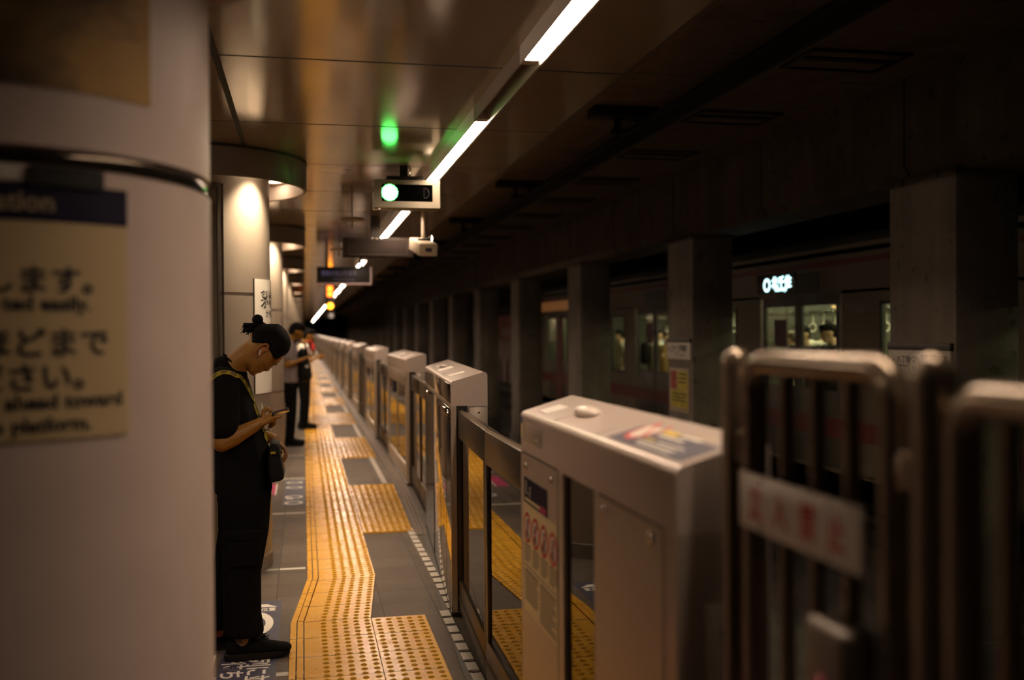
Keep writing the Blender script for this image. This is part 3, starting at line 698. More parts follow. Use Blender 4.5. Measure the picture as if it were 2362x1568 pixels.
# warning film on the top
fm = B(on_top(MB().prism([(GX+0.022, 2.43), (GX+T-0.022, 2.43), (GX+T-0.022, 1.935), (GX+0.022, 1.935)], 'z', 0, 0.0012)), 'warning_film', NAVYF, top)
def disc(r0, r1, dz): return on_top(MB().lathe([(r0, 0), (r1, 0)], (0, 0), 32).map(lambda p: (GX+0.108+p.x*0.98, 2.345+p.y*0.88, dz)))
B(disc(0, 0.068, 0.0015), 'sign_disc', WINK, fm); B(disc(0.056, 0.070, 0.0022), 'sign_ring', RED, fm)
B(on_top(MB().prism([(GX+0.062, 2.30), (GX+0.068, 2.295), (GX+0.155, 2.385), (GX+0.148, 2.392)], 'z', 0.0022, 0.0026)), 'sign_bar', RED, fm)
def patch(x0, x1, y0, y1, m, n): B(on_top(MB().box(GX+x0, GX+x1, y0, y1, 0.0014, 0.002)), n, m, fm)
patch(0.105, 0.125, 2.18, 2.27, YEL, 'yellow_word'); patch(0.140, 0.165, 2.00, 2.11, YEL, 'yellow_word')
patch(0.150, 0.163, 2.13, 2.26, WINK, 'white_word'); patch(0.112, 0.122, 2.05, 2.16, WINK, 'white_word'); patch(0.090, 0.100, 2.10, 2.26, WINK, 'white_word')
patch(0.060, 0.072, 2.20, 2.27, mat('dim yellow word', (0.45, 0.33, 0.08), 0.5), 'yellow_word'); patch(0.062, 0.068, 2.02, 2.18, WINK, 'white_word'); patch(0.045, 0.051, 2.03, 2.27, WINK, 'white_word'); patch(0.032, 0.037, 2.03, 2.25, WINK, 'white_word')

# ================================================================ fence at the platform end
FX = 0.82
def arc(c, r, a0, a1, n, X=FX): return [(X, c[0]+r*math.cos(math.radians(a0+(a1-a0)*k/n)), c[1]+r*math.sin(math.radians(a0+(a1-a0)*k/n))) for k in range(n+1)]
def post(y, top, label):
    o = MB(); o.tube([(FX, y, 0), (FX, y, top-0.03)]+[(FX, y, top-0.03+0.03*math.sin(a)) for a in (0.4, 0.8, 1.15, 1.4)], [0.030, 0.030]+[0.030*math.cos(a) for a in (0.4, 0.8, 1.15, 1.4)], 20)
    t = thing('fence_post', label, 'post', (FX, y, 0)); o.build('pole', PIPE, t)
    MB().lathe([(0.055, 0), (0.055, 0.008), (0.032, 0.014)], (FX, y), 20).build('base_flange', PIPE, t); return t
post(1.795, 1.545, 'steel fence post with a domed top at the near gate end')
p2 = post(1.178, 1.548, 'steel latch post with a domed top between the gate panel and the low rail')
MB().box(FX-0.022, FX+0.022, 1.208, 1.232, 1.36, 1.41, 0.003).build('latch_keeper', PIPE, p2)
f = thing('fence_gate', 'steel tube gate panel that carries the white red-lettered plate', 'gate', (FX, 1.72, 0))
r = 0.024; yl, yr, zt = 1.718, 1.268, 1.520
MB().tube([(FX, yl, 0.12), (FX, yl, zt-0.05)]+arc((yl-0.05, zt-0.05), 0.05, 0, 90, 6)[1:]+arc((yr+0.05, zt-0.05), 0.05, 90, 180, 6)+[(FX, yr, 0.12)], r, 16).build('frame', PIPE, f)
MB().cyl((FX, yl, 0.14), (FX, yr, 0.14), 0.018, 12).build('bottom_rail', PIPE, f)
for y in (1.592, 1.487, 1.383): MB().cyl((FX, y, 0.14), (FX, y, zt), 0.014, 12).build('bar', PIPE, f)
for z in (1.36, 0.5): MB().box(FX-0.018, FX+0.018, yl+0.01, 1.772, z-0.03, z+0.03, 0.003).build('hinge', PIPE, f)
MB().box(FX-0.015, FX+0.015, 1.222, 1.262, 1.375, 1.395, 0.002).build('latch_bar', CHROME, f)
t = thing('warning_plate', 'white plate with red characters fixed to the steel gate panel', 'sign', (FX-0.03, 1.5, 1.22))
MB().box(FX-0.034, FX-0.026, 1.302, 1.713, 1.220, 1.321, 0.002).build('plate', mat('enamel white', (0.93, 0.84, 0.75), 0.4), t)
for k, ch in enumerate('立入禁止'): text(ch, 0.066, (FX-0.0348, (1.645, 1.553, 1.459, 1.370)[k]+0.026, 1.247), (0, -1, 0), (0, 0, 1), mat('red lettering', (0.70, 0.015, 0.02), 0.5), t, 'lettering', 0.0010, sx=0.80)
for y in (1.625, 1.393):
    for z in (1.311, 1.230): mb = MB(); mb.sphere((FX-0.034, y, z), (0.004, 0.006, 0.006), 10, 6); mb.build('rivet', CHROME, t)
lb = thing('lock_box', 'grey box mounted low on the steel gate panel beneath the plate', 'lock box', (FX-0.03, 1.36, 0.9))
MB().box(FX-0.075, FX-0.015, 1.285, 1.395, 0.90, 1.145, 0.010, 3).build('case', mat('lock box grey', (0.20, 0.165, 0.135), 0.4, 0.1), lb)
mb = MB(); mb.lathe([(0.0, 0.0), (0.012, 0.0), (0.014, 0.004)], (0, 0), 16); mb.map(lambda p: (FX-0.078+p.z, 1.34+p.x, 1.06+p.y)); mb.build('key_hole', CHROME, lb)
f = thing('fence_rail', 'steel tube fence panel at the frame edge beyond the latch post', 'fence', (FX, 0.9, 0))
MB().tube([(FX, 1.120, 0.12), (FX, 1.120, 1.44)]+arc((1.07, 1.44), 0.05, 0, 90, 6)[1:]+[(FX, 0.30, 1.49)]+arc((0.30, 1.44), 0.05, 90, 180, 6)[1:]+[(FX, 0.25, 0.12)], r, 16).build('frame', PIPE, f)
MB().cyl((FX, 1.12, 0.14), (FX, 0.25, 0.14), 0.018, 12).build('bottom_rail', PIPE, f)
for y in (1.034, 0.93, 0.826, 0.722, 0.618, 0.514, 0.41): MB().cyl((FX, y, 0.14), (FX, y, 1.49), 0.014, 12).build('bar', PIPE, f)

# ================================================================ hanging things
s = thing('signal_box', 'grey signal box with a round green light hanging from the ceiling', 'signal', (0.72, 6.9, 2.43))
b = MB(); b.box(0.482, 0.940, 6.9, 7.06, 2.435, 2.632, 0.006); b.build('housing', mat('signal housing', (0.20, 0.17, 0.125), 0.5), s)
MB().box(0.535, 0.888, 6.893, 6.9005, 2.480, 2.600, 0.001).build('dark_window', mat('signal window', (0.0008, 0.0008, 0.0008), 0.9, spec=0.0), s)
fr = MB()
for x0, x1, z0, z1 in ((0.484, 0.536, 2.438, 2.63), (0.887, 0.938, 2.438, 2.63), (0.536, 0.887, 2.438, 2.481), (0.536, 0.887, 2.599, 2.63)): fr.box(x0, x1, 6.888, 6.901, z0, z1)
fr.build('front_frame', mat('signal frame', (0.22, 0.19, 0.135), 0.5), s)
d = MB(); n = 21
for i in range(n):
    for j in range(n):
        u, v = (i-(n-1)/2)*0.0054, (j-(n-1)/2)*0.0054
        if u*u+v*v < 0.0560**2: d.box(0.590+u-0.0026, 0.590+u+0.0026, 6.8905, 6.8935, 2.541+v-0.0026, 2.541+v+0.0026)
d.build('green_light', emis('green led', (0.075, 1.0, 0.12), 13.0), s)
gl = MB(); gl.tube([(0.828+0.034*math.cos(a), 6.892, 2.54+0.036*math.sin(a)) for a in [k*PI/10-PI/2 for k in range(11)]]+[(0.828, 6.892, 2.504)], 0.0015, 6); gl.build('unlit_letter', mat('unlit letter', (0.008, 0.007, 0.006), 0.6), s)
MB().box(0.665, 0.722, 6.955, 7.005, 2.66, 2.75).box(0.572, 0.830, 6.92, 7.04, 2.64, 2.662, 0.003).build('bracket', BLACK, s)
mb = MB(); mb.tube([(0.735, 6.95, 2.664), (0.742, 6.94, 2.70), (0.735, 6.95, 2.74)], 0.006, 8); mb.build('cable', CHROME, s)
MB().box(0.476, 0.485, 6.93, 6.97, 2.55, 2.585, 0.002).build('side_knob', BLACK, s); MB().box(0.480, 0.530, 6.91, 6.94, 2.424, 2.436, 0.002).build('bottom_catch', CHROME, s)
s = thing('information_board', 'brown sign board seen end on below the green signal box', 'sign', (0.73, 10, 2.33))
MB().box(0.388, 1.086, 10.0, 10.16, 2.332, 2.522, 0.006).build('case', mat('brown board', (0.030, 0.022, 0.019), 0.75, spec=0.12), s)
fr = MB()
for x0, x1, z0, z1 in ((0.45, 1.03, 2.498, 2.503), (0.45, 1.03, 2.350, 2.355), (0.45, 0.455, 2.35, 2.503), (1.025, 1.03, 2.35, 2.503)): fr.box(x0, x1, 9.995, 10.0, z0, z1)
fr.build('panel_frame', mat('board frame', (0.06, 0.045, 0.04), 0.4), s)
MB().box(0.665, 0.760, 10.03, 10.13, 2.52, 2.745).build('hanger', mat('hanger brown', (0.03, 0.023, 0.018), 0.6), s)
for x in (0.68, 0.725, 0.775): mb = MB(); mb.sphere((x, 9.998, 2.512), 0.011, 10, 6); mb.build('bolt', CHROME, s)
s = thing('camera_box', 'cream surveillance camera on a pole hanging beside the sign board', 'camera', (1.10, 9.2, 2.25))
cm = mat('camera cream', (0.66, 0.56, 0.42), 0.45)
hb = MB(); hb.box(-0.085, 0.085, -0.05, 0.40, -0.055, 0.06, 0.012, 2); M = Matrix.Translation((1.105, 9.0, 2.325)) @ Euler((math.radians(12), 0, math.radians(6))).to_matrix().to_4x4(); hb.map(lambda p: M @ p); hb.build('case', cm, s)
pl = MB(); pl.box(-0.028, 0.032, -0.054, -0.049, -0.015, 0.022); pl.map(lambda p: M @ p); pl.build('lens_window', mat('camera lens', (0.08, 0.08, 0.09), 0.1), s)
MB().cyl((1.10, 9.22, 2.36), (1.10, 9.22, 2.745), 0.020, 12).build('pole', cm, s); MB().box(1.04, 1.16, 9.15, 9.29, 2.37, 2.44, 0.006).build('yoke', BLACK, s)
mb = MB(); mb.tube([(1.13, 9.2, 2.44), (1.17, 9.12, 2.47), (1.16, 9.05, 2.40)], 0.007, 8); mb.build('cable', CHROME, s)
s = thing('departure_board', 'black departure display with a pale frame hanging across the platform', 'display', (0.6, 15, 2.3))
MB().box(0.20, 1.0, 15.0, 15.16, 2.300, 2.552, 0.004).build('case', BLACK, s)
fr = MB(); fr.box(0.985, 1.003, 14.99, 15.165, 2.30, 2.556); fr.box(0.197, 1.003, 14.99, 15.165, 2.294, 2.312); fr.build('frame', mat('display frame', (0.62, 0.47, 0.47), 0.4), s)
text('電車がまいります', 0.085, (0.26, 14.996, 2.425), (1, 0, 0), (0, 0, 1), emis('dim display text', (0.10, 0.07, 0.16), 0.5), s, 'lettering', 0.001, sx=0.78)
text('Train is coming', 0.05, (0.44, 14.996, 2.35), (1, 0, 0), (0, 0, 1), emis('dim display text', (0.10, 0.07, 0.16), 0.5), s, 'lettering', 0.0)
for x in (0.35, 0.85): MB().cyl((x, 15.08, 2.55), (x, 15.08, 2.745), 0.02, 10).build('hanger', BLACK, s)
s = thing('train_indicator', 'small dark box with an orange lit display and an amber lamp far down the platform', 'signal', (0.65, 25, 2.0))
MB().box(0.54, 0.76, 25.0, 25.2, 1.92, 2.745, 0.01).build('case', BLACK, s)
o_ = MB(); o_.box(0.585, 0.715, 24.985, 25.0, 2.60, 2.72); o_.box(0.585, 0.715, 24.985, 25.0, 2.47, 2.58); o_.build('orange_display', emis('orange led', (1.0, 0.12, 0.01), 9.0), s)
mb = MB(); mb.sphere((0.655, 24.99, 2.235), (0.075, 0.03, 0.075)); mb.build('amber_lamp', emis('amber lamp', (1.0, 0.30, 0.01), 8.0), s)
mb = MB(); mb.sphere((0.675, 24.99, 1.995), (0.06, 0.03, 0.06)); mb.build('pale_lamp', emis('pale lamp', (0.8, 0.6, 0.45), 0.5), s)
for k, (x, y) in enumerate(((0.43, 8.9), (0.43, 12.2))):
    s = thing('ceiling_disc', ('flat round disc on a thin rod under the ceiling left of the green signal', 'farther round disc on a thin rod under the ceiling above the sign board')[k], 'ceiling fitting', (x, y, 2.5))
    MB().lathe([(0.0, 2.565), (0.10, 2.563), (0.112, 2.575), (0.10, 2.590), (0.0, 2.594)], (x, y), 28).build('disc', mat('disc beige', (0.24, 0.19, 0.13), 0.35), s)
    MB().cyl((x, y, 2.50), (x, y, 2.745), 0.006, 8).build('rod', BLACK, s)

# ================================================================ pillars between the tracks
def make_pillar():
    t = thing('concrete_pillar', '', 'pillar', (4.4, 0, -1.15)); L = lambda mb, n, m, p=t: mb.build(n, m, p, local=True)
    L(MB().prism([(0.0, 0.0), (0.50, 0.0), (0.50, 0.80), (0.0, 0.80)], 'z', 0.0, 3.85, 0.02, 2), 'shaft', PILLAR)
    L(MB().box(-0.04, 0.54, -0.04, 0.84, 0.0, 0.55, 0.01), 'plinth', BED); L(MB().box(-0.015, 0.515, -0.015, 0.815, 3.79, 3.845, 0.004), 'head_band', BEAM)
    return t
pil = make_pillar(); pil.location.y = 6.085
pil['group'] = 'concrete pillars between the tracks'; pil['label'] = 'square concrete pillar nearest the camera between the tracks'
for k in range(1, 22):
    c = copy_tree(pil); c.location.y = 6.085+4.74*k; c['label'] = 'square concrete pillar between the tracks, %s from the camera' % ORD[k]
def plate(y0, y1, z0, z1, label, x=4.4):
    t = thing('station_plate', label, 'sign', (x, (y0+y1)/2, z0))
    MB().box(x-0.022, x, y0, y1, z0, z1, 0.003).build('panel', mat('station plate white', (0.62, 0.55, 0.48), 0.5), t)
    MB().box(x-0.028, x, y0-0.01, y1+0.01, z1, z1+0.055, 0.003).build('top_cap', GROOVE, t)
    w = y1-y0; X = x-0.0228; h = (z1-z0)/0.23
    def tx(b, s, dy, z, bold=0.0, sx=1.0, m=INK): text(b, s*h, (X, y1-dy*w, z0+z*h), (0, -1, 0), (0, 0, 1), m, t, 'lettering', bold, sx=sx)
    tx('茅場町', 0.100, 0.54, 0.115, 0.002, 1.0); tx('八丁堀', 0.058, 0.145, 0.140, 0.0006, 1.0); tx('Hatchobori', 0.030, 0.15, 0.105)
    tx('Kayabacho', 0.045, 0.56, 0.05); tx('H', 0.048, 0.425, 0.135, 0.001); tx('13', 0.056, 0.405, 0.075, 0.001)
    rg = MB(); rg.lathe([(0.062, 0), (0.074, 0)], (0, 0), 28); rg.map(lambda p: (X-0.0002, y1-0.445*w+p.x*h, z0+0.112*h+p.y*h)); rg.build('ring_mark', mat('ring grey', (0.20, 0.17, 0.14), 0.5), t)
    MB().prism([(y1-0.03*w, z0+0.125*h), (y1-0.08*w, z0+0.165*h), (y1-0.095*w, z0+0.158*h), (y1-0.06*w, z0+0.125*h), (y1-0.12*w, z0+0.105*h), (y1-0.12*w, z0+0.095*h)], 'x', X-0.0003, X).build('arrow_mark', INK, t)
plate(6.12, 6.86, 1.19, 1.42, 'white station plate on the nearest concrete pillar')
plate(10.86, 11.60, 1.23, 1.43, 'white station plate on the second concrete pillar above the yellow poster')
t = thing('warning_poster', 'yellow and red warning poster on the second concrete pillar', 'poster', (4.4, 11.2, 0.6))
MB().box(4.388, 4.4, 10.92, 11.54, 0.60, 1.125, 0.002).build('backing', mat('poster backing', (0.36, 0.28, 0.2), 0.6), t)
MB().box(4.385, 4.388, 10.96, 11.28, 0.87, 1.09).box(4.385, 4.388, 10.96, 11.50, 0.655, 0.86).build('yellow_area', DIMYEL, t)
MB().box(4.385, 4.388, 11.31, 11.50, 0.87, 1.09).build('red_area', mat('poster red', (0.30, 0.05, 0.03), 0.6, noise=0.5, nscale=20), t)
mk = MB()
for z in (1.05, 1.0, 0.95, 0.81, 0.77, 0.73): mk.box(4.3843, 4.3852, 11.0, 11.24 if z > 0.9 else 11.44, z, z+0.016)
mk.build('text_bars', INK, t)

# ---------------------------------------------------------------- overhead line and ceiling hatches
t = thing('overhead_rail', 'black rigid overhead conductor rail running under the track ceiling', 'conductor rail', (2.72, 0, 3.1))
MB().prism([(2.66, 3.26), (2.78, 3.26), (2.78, 3.235), (2.735, 3.225), (2.735, 3.13), (2.705, 3.13), (2.705, 3.225), (2.66, 3.235)], 'y', -3, YEND-1).build('beam', RUBBER, t)
def make_hanger():
    t = thing('rail_hanger', '', 'bracket', (2.72, 0, 3.3)); L = lambda mb, n, m, p=t: mb.build(n, m, p, local=True)
    L(MB().box(-0.36, 0.20, -0.11, 0.11, 0.06, 0.14, 0.005), 'ceiling_plate', RUBBER)
    for x in (-0.13, 0.06): L(MB().cyl((x, 0, -0.08), (x, 0, 0.07), 0.028, 10), 'insulator', RUBBER)
    L(MB().box(-0.18, 0.12, -0.04, 0.04, -0.07, -0.035, 0.004), 'clamp', RUBBER); return t
hg = make_hanger(); hg['group'] = 'hangers of the overhead rail'; hg.location.y = 8.0; hg['label'] = 'black hanger of the overhead rail nearest the camera'
for k in range(1, 20):
    c = copy_tree(hg); c.location.y = 8.0+4.1*k; c['label'] = 'black hanger of the overhead rail, %s from the camera' % ORD[k]
def make_hatch():
    t = thing('ceiling_hatch', '', 'hatch', (3.68, 0, 3.44)); L = lambda mb, n, m, p=t: mb.build(n, m, p, local=True)
    fr = MB()
    for x0, x1, y0, y1 in ((-0.37, 0.37, -0.24, -0.21), (-0.37, 0.37, 0.21, 0.24), (-0.37, -0.34, -0.24, 0.24), (0.34, 0.37, -0.24, 0.24)): fr.box(x0, x1, y0, y1, -0.02, 0.0)
    L(fr, 'frame', GROOVE); L(MB().box(-0.34, 0.34, -0.07, 0.0, -0.018, 0.0), 'slot', RUBBER)
    L(MB().box(-0.34, 0.34, -0.21, 0.21, -0.006, 0.0), 'cover', TRACKCEIL); return t
ht = make_hatch(); ht['group'] = 'hatches in the track ceiling'; ht.location.y = 6.28; ht['label'] = 'rectangular hatch in the track ceiling nearest the camera'
for k in range(1, 24):
    c = copy_tree(ht); c.location.y = 6.28+1.86*k; c['label'] = 'rectangular hatch in the track ceiling, %s from the camera' % ORD[k]
# ================================================================ people
SKIN = mat('skin', (0.28, 0.13, 0.020), 0.5); SKIN2 = mat('skin pale', (0.58, 0.36, 0.22), 0.5)
HAIR = mat('black hair', (0.0035, 0.0028, 0.0026), 0.7, spec=0.09, bump=0.6, bscale=150)
TEE = mat('black cotton', (0.0045, 0.0045, 0.005), 0.95, spec=0.1); TROU = mat('black trousers', (0.004, 0.004, 0.0045), 0.95, spec=0.1)
SHOE = mat('black knit shoe', (0.005, 0.005, 0.005), 0.9, spec=0.1); SOLE = mat('dark sole', (0.010, 0.008, 0.007), 0.8, spec=0.15)
GREY = mat('pale grey shirt', (0.24, 0.205, 0.22), 0.8); BAGM = mat('black nylon', (0.006, 0.006, 0.0065), 0.7, spec=0.2)
STRAP = mat('yellow webbing', (0.34, 0.27, 0.012), 0.7)

def limb(mb, pts):
    for a, b in zip(pts, pts[1:]): mb.hull(a, b)
def hand_mesh(wrist, d, palm_n, size=1.0, curl=0.6, side=1):
    """palm, four bent fingers and a thumb; d points along the hand, palm_n out of the palm"""
    w = Vector(wrist); d = Vector(d).normalized(); n = Vector(palm_n); n = (n-d*n.dot(d)).normalized(); s = d.cross(n)*side
    mb = MB(); k = size
    for off in (-0.026, -0.009, 0.009, 0.026): mb.hull((w+s*off*0.6*k, 0.013*k), (w+d*0.085*k+s*off*k, 0.0125*k))
    for off, l in ((-0.029, 0.062), (-0.010, 0.072), (0.010, 0.078), (0.029, 0.070)):
        p = w+d*0.088*k+s*off*k; a = curl; q = p
        for j, (f, rr) in enumerate(((0.45, 0.0095), (0.32, 0.0088), (0.25, 0.008))):
            a2 = a*(0.6+j*0.75); v = d*math.cos(a2)+n*math.sin(a2); e = q+v*l*f*1.25*k
            mb.hull((q, rr*k), (e, rr*0.93*k)); q = e
    p = w+d*0.022*k+s*0.026*k; v = (d*0.75+s*0.65+n*0.35).normalized(); e = p+v*0.045*k; mb.hull((p, 0.0135*k), (e, 0.0105*k))
    v2 = (d*0.95+n*0.4).normalized(); mb.hull((e, 0.0105*k), (e+v2*0.032*k, 0.009*k)); return mb
def shoe_mesh(p, yaw, L=0.285):
    """upper and sole at ankle floor point p, pointing along yaw"""
    R = Matrix.Translation(Vector(p)) @ Matrix.Rotation(yaw, 4, 'Z')
    u = MB(); u.hull(((-0.055, 0, 0.055), (0.035, 0.034, 0.045)), ((0.02, 0, 0.075), (0.05, 0.036, 0.035)))
    u.hull(((0.02, 0, 0.06), (0.06, 0.040, 0.045)), ((L-0.115, 0, 0.042), (0.045, 0.042, 0.026)))
    u.hull(((-0.045, 0, 0.085), (0.030, 0.032, 0.02)), ((0.0, 0, 0.105), (0.045, 0.036, 0.018)))
    u = remeshed(u, 0.008, 5); u.map(lambda q: R @ q)
    s = MB(); out = [(-0.095, -0.02), (-0.08, -0.036), (0.0, -0.040), (0.10, -0.046), (L-0.12, -0.040), (L-0.085, -0.018), (L-0.08, 0.0)]
    out = out+[(x, -y) for x, y in out[-2::-1]]
    s.prism(out, 'z', 0.0, 0.034, 0.010, 2); s.map(lambda q: R @ Vector((q.x, q.y, q.z+max(0, q.x-(L-0.13))*0.16)))
    return u, s
def make_person(label, loc, rz, shirt, trou, hair=HAIR, skin=SKIN2, h=1.70, pose='phone', sleeve='short', bend=0.35, vox=0.016, group=None, legs=True):
    """local: faces +X, left is +Y, built at standing height h"""
    t = thing('person', label, 'person', loc, rz, group); k = h/1.72; L = lambda mb, n, m, p=t: mb.build(n, m, p, local=True)
    sh, hip = 1.40, 0.90
    hd = Vector((0.05+0.10*bend, 0, 1.585-0.05*bend)); fdir = Vector((math.cos(bend), 0, -math.sin(bend))); up = Vector((math.sin(bend), 0, math.cos(bend)))
    arms = []
    for s in (1, -1):
        S = Vector((0, 0.185*s, sh-0.02))
        if pose == 'phone' or (pose == 'one' and s == -1): E = Vector((-0.05, 0.22*s, 1.10)); Wr = Vector((0.22, 0.10*s, 1.20))
        elif pose == 'strap' and s == -1: E = Vector((0.14, 0.22*s, 1.50)); Wr = Vector((0.10, 0.16*s, 1.75))
        else: E = Vector((-0.04, 0.24*s, 1.11)); Wr = Vector((0.06, 0.24*s, 0.86))
        arms.append((S, E, Wr))
    b = MB()
    b.hull((hd, (0.092, 0.074, 0.100)), (hd+up*0.03-fdir*0.02, (0.098, 0.076, 0.09))); b.hull((hd-up*0.03+fdir*0.03, (0.055, 0.055, 0.06)), (hd-up*0.095+fdir*0.055, (0.030, 0.030, 0.026)))
    b.hull((hd+fdir*0.092-up*0.01, 0.012), (hd+fdir*0.108-up*0.035, 0.013)); b.hull((hd+fdir*0.088-up*0.062, (0.012, 0.024, 0.010)), (hd+fdir*0.085-up*0.072, (0.012, 0.02, 0.008)))
    for s in (1, -1): b.hull((hd+Vector((0, 0.076*s, 0))-up*0.01, (0.018, 0.008, 0.030)), (hd+Vector((0, 0.080*s, 0))-up*0.01-fdir*0.012, (0.012, 0.008, 0.024)))
    b.hull((hd-up*0.05-fdir*0.02, 0.056), (Vector((-0.01, 0, 1.40)), 0.062)); b.hull(((-0.01, 0, 1.38), (0.07, 0.12, 0.05)), ((0, 0, hip+0.05), (0.08, 0.12, 0.08)))
    for S, E, Wr in arms: limb(b, [(S, 0.048), (E, 0.038), (Wr, 0.026)])
    if legs:
        for s in (1, -1): limb(b, [((0, 0.075*s, hip), 0.055), ((0.01, 0.095*s, 0.48), 0.05), ((-0.02, 0.10*s, 0.09), 0.036)])
    body = remeshed(b, vox, 4); bo = L(body.map(lambda p: p*k), 'body', skin)
    for i, (S, E, Wr) in enumerate(arms):
        hm = hand_mesh(Wr*k, (Wr-E), (0, 0, 1) if pose == 'phone' else (0, -1 if i == 0 else 1, 0), 1.0, 0.7, 1 if i == 0 else -1)
        L(remeshed(hm, 0.0065, 2), 'hand', skin, bo)
    s_ = MB(); s_.hull(((-0.005, 0, 1.385), (0.095, 0.165, 0.055)), ((0.0, 0, 1.25), (0.120, 0.165, 0.06)), ((0.01, 0, 0.98), (0.115, 0.150, 0.06)), ((0.0, 0, 0.86), (0.118, 0.155, 0.02)))
    for S, E, Wr in arms:
        limb(s_, [(S, 0.066), (S+(E-S)*0.62, 0.060)] if sleeve == 'short' else [(S, 0.066), (E, 0.054), (E+(Wr-E)*0.9, 0.040)])
    L(remeshed(s_, vox, 3).map(lambda p: p*k), 'shirt', shirt)
    if legs:
        tr = MB(); tr.hull(((0, 0, 0.90), (0.112, 0.148, 0.03)), ((0, 0, 0.80), (0.115, 0.150, 0.06)))
        for s in (1, -1): limb(tr, [((0, 0.075*s, 0.82), (0.105, 0.085, 0.06)), ((0.015, 0.095*s, 0.46), 0.075), ((-0.01, 0.10*s, 0.10), 0.066)])
        L(remeshed(tr, vox, 3).map(lambda p: p*k), 'trousers', trou)
        for s in (1, -1):
            u, so = shoe_mesh((-0.01, 0.10*s, 0), 0.1*s); L(u, 'shoe', SHOE); L(so, 'shoe_sole', SOLE)
    hr = MB(); hr.hull((hd+up*0.045-fdir*0.025, (0.105, 0.086, 0.082)), (hd-up*0.02-fdir*0.055, (0.062, 0.080, 0.07))); hr.hull((hd+up*0.085+fdir*0.02, (0.075, 0.070, 0.03)), (hd+up*0.06+fdir*0.06, (0.045, 0.06, 0.025)))
    L(remeshed(hr, 0.010, 3).map(lambda p: p*k), 'hair', hair)
    return t

# ---------------------------------------------------------------- the man in black
def px(p, Y=5.05):
    """side-view measurements of the standing man -> metres in the plane Y"""
    return (-0.208+(p[0]-600)*0.00206, Y, 1.671-(p[1]-725)*0.00212)
def inflate(poly, W, D, step=0.004, rim=None, Y=5.05):
    """a rounded solid whose side view is the outline poly (x, z); half width grows from the rim to W at depth D"""
    xs = [p[0] for p in poly]; zs = [p[1] for p in poly]; n = len(poly)
    def inside(x, z):
        c = False
        for (x0, z0), (x1, z1) in zip(poly, poly[1:]+poly[:1]):
            if (z0 > z) != (z1 > z) and x < (x1-x0)*(z-z0)/(z1-z0)+x0: c = not c
        return c
    def dist(x, z):
        m = 9.0
        for (x0, z0), (x1, z1) in (zip(rim, rim[1:]) if rim else zip(poly, poly[1:]+poly[:1])):
            dx, dz = x1-x0, z1-z0; t = max(0, min(1, ((x-x0)*dx+(z-z0)*dz)/(dx*dx+dz*dz+1e-12))); m = min(m, math.hypot(x-x0-t*dx, z-z0-t*dz))
        return m
    mb = MB()
    x = min(xs)
    while x < max(xs):
        z = min(zs)
        while z < max(zs):
            if inside(x, z):
                d = min(dist(x, z), D); w = W*math.sqrt(max(0.0, 1-(1-d/D)**2))
                if w > step*0.6: mb.box(x-step*0.52, x+step*0.52, Y-w, Y+w, z-step*0.52, z+step*0.52)
            z += step
        x += step
    return mb
def XZ(pts): return [(px(p)[0], px(p)[2]) for p in pts]
FEET = (-0.28, 5.08, 0)
man = thing('person', 'man with a hair bun in black clothes looking down at his phone', 'person', FEET)
MN = lambda mb, n, m, p=man: mb.build(n, m, p)
HEADY = 5.06
head_poly = XZ([(505, 850), (520, 823), (545, 804), (570, 785), (578, 768), (590, 757), (612, 750), (640, 752), (655, 762), (665, 782), (664, 800), (658, 815), (655, 821), (646, 832), (638.5, 840.5), (633.5, 841.5), (630.5, 842.3),
                (624, 849), (617.5, 856.5), (613, 857), (610, 853.5), (608, 857.5), (603.5, 857.8), (601.5, 858.5), (599, 861.5), (594.5, 860), (591, 862.5), (585.5, 866.5), (579, 866.3), (574, 861.5), (570, 853), (567, 852), (566, 860), (563, 880), (530, 890), (508, 880)])
hb = inflate(head_poly, 0.074, 0.058, 0.0042, Y=HEADY)
# ear, cheek and neck fullness on the near side and the far side
for s in (-1, 1): hb.sphere((px((612, 828))[0], HEADY+s*0.030, px((612, 828))[2]), (0.040, 0.036, 0.042), 14, 10)
arm_sh = Vector((-0.375, 4.90, 1.345)); elb = Vector((-0.382, 4.86, 1.060)); wri = Vector((-0.205, 4.91, 1.150))
l_sh = Vector((-0.36, 5.27, 1.345)); l_el = Vector((-0.34, 5.31, 1.085)); l_wr = Vector((-0.155, 5.22, 1.040))
body = MB()
limb(body, [(arm_sh, 0.052), (arm_sh+(elb-arm_sh)*0.6, 0.046), (elb, 0.040), (elb+(wri-elb)*0.3, 0.044), (wri, 0.027)])
limb(body, [(l_sh, 0.052), (l_el, 0.041), (l_el+(l_wr-l_el)*0.3, 0.042), (l_wr, 0.027)])
body.hull((Vector((-0.38, 5.08, 1.36)), (0.075, 0.15, 0.05)), (Vector((-0.30, 5.08, 0.95)), (0.08, 0.11, 0.06)))
body.hull((Vector((-0.37, 5.07, 1.39)), (0.06, 0.075, 0.05)), (Vector((-0.31, 5.06, 1.44)), (0.06, 0.058, 0.05)))
limb(body, [((-0.285, 5.00, 0.90), 0.06), ((-0.285, 4.99, 0.48), 0.050), ((-0.300, 4.98, 0.09), 0.040)])
limb(body, [((-0.30, 5.15, 0.90), 0.06), ((-0.345, 5.18, 0.48), 0.050), ((-0.425, 5.18, 0.09), 0.040)])
me = bpy.data.meshes.new('t'); hb.bm.to_mesh(me); hb.bm.free(); body.mesh(me); bpy.data.meshes.remove(me)
bodyo = MN(remeshed(body, 0.0043, 3, 0.5), 'body', SKIN)
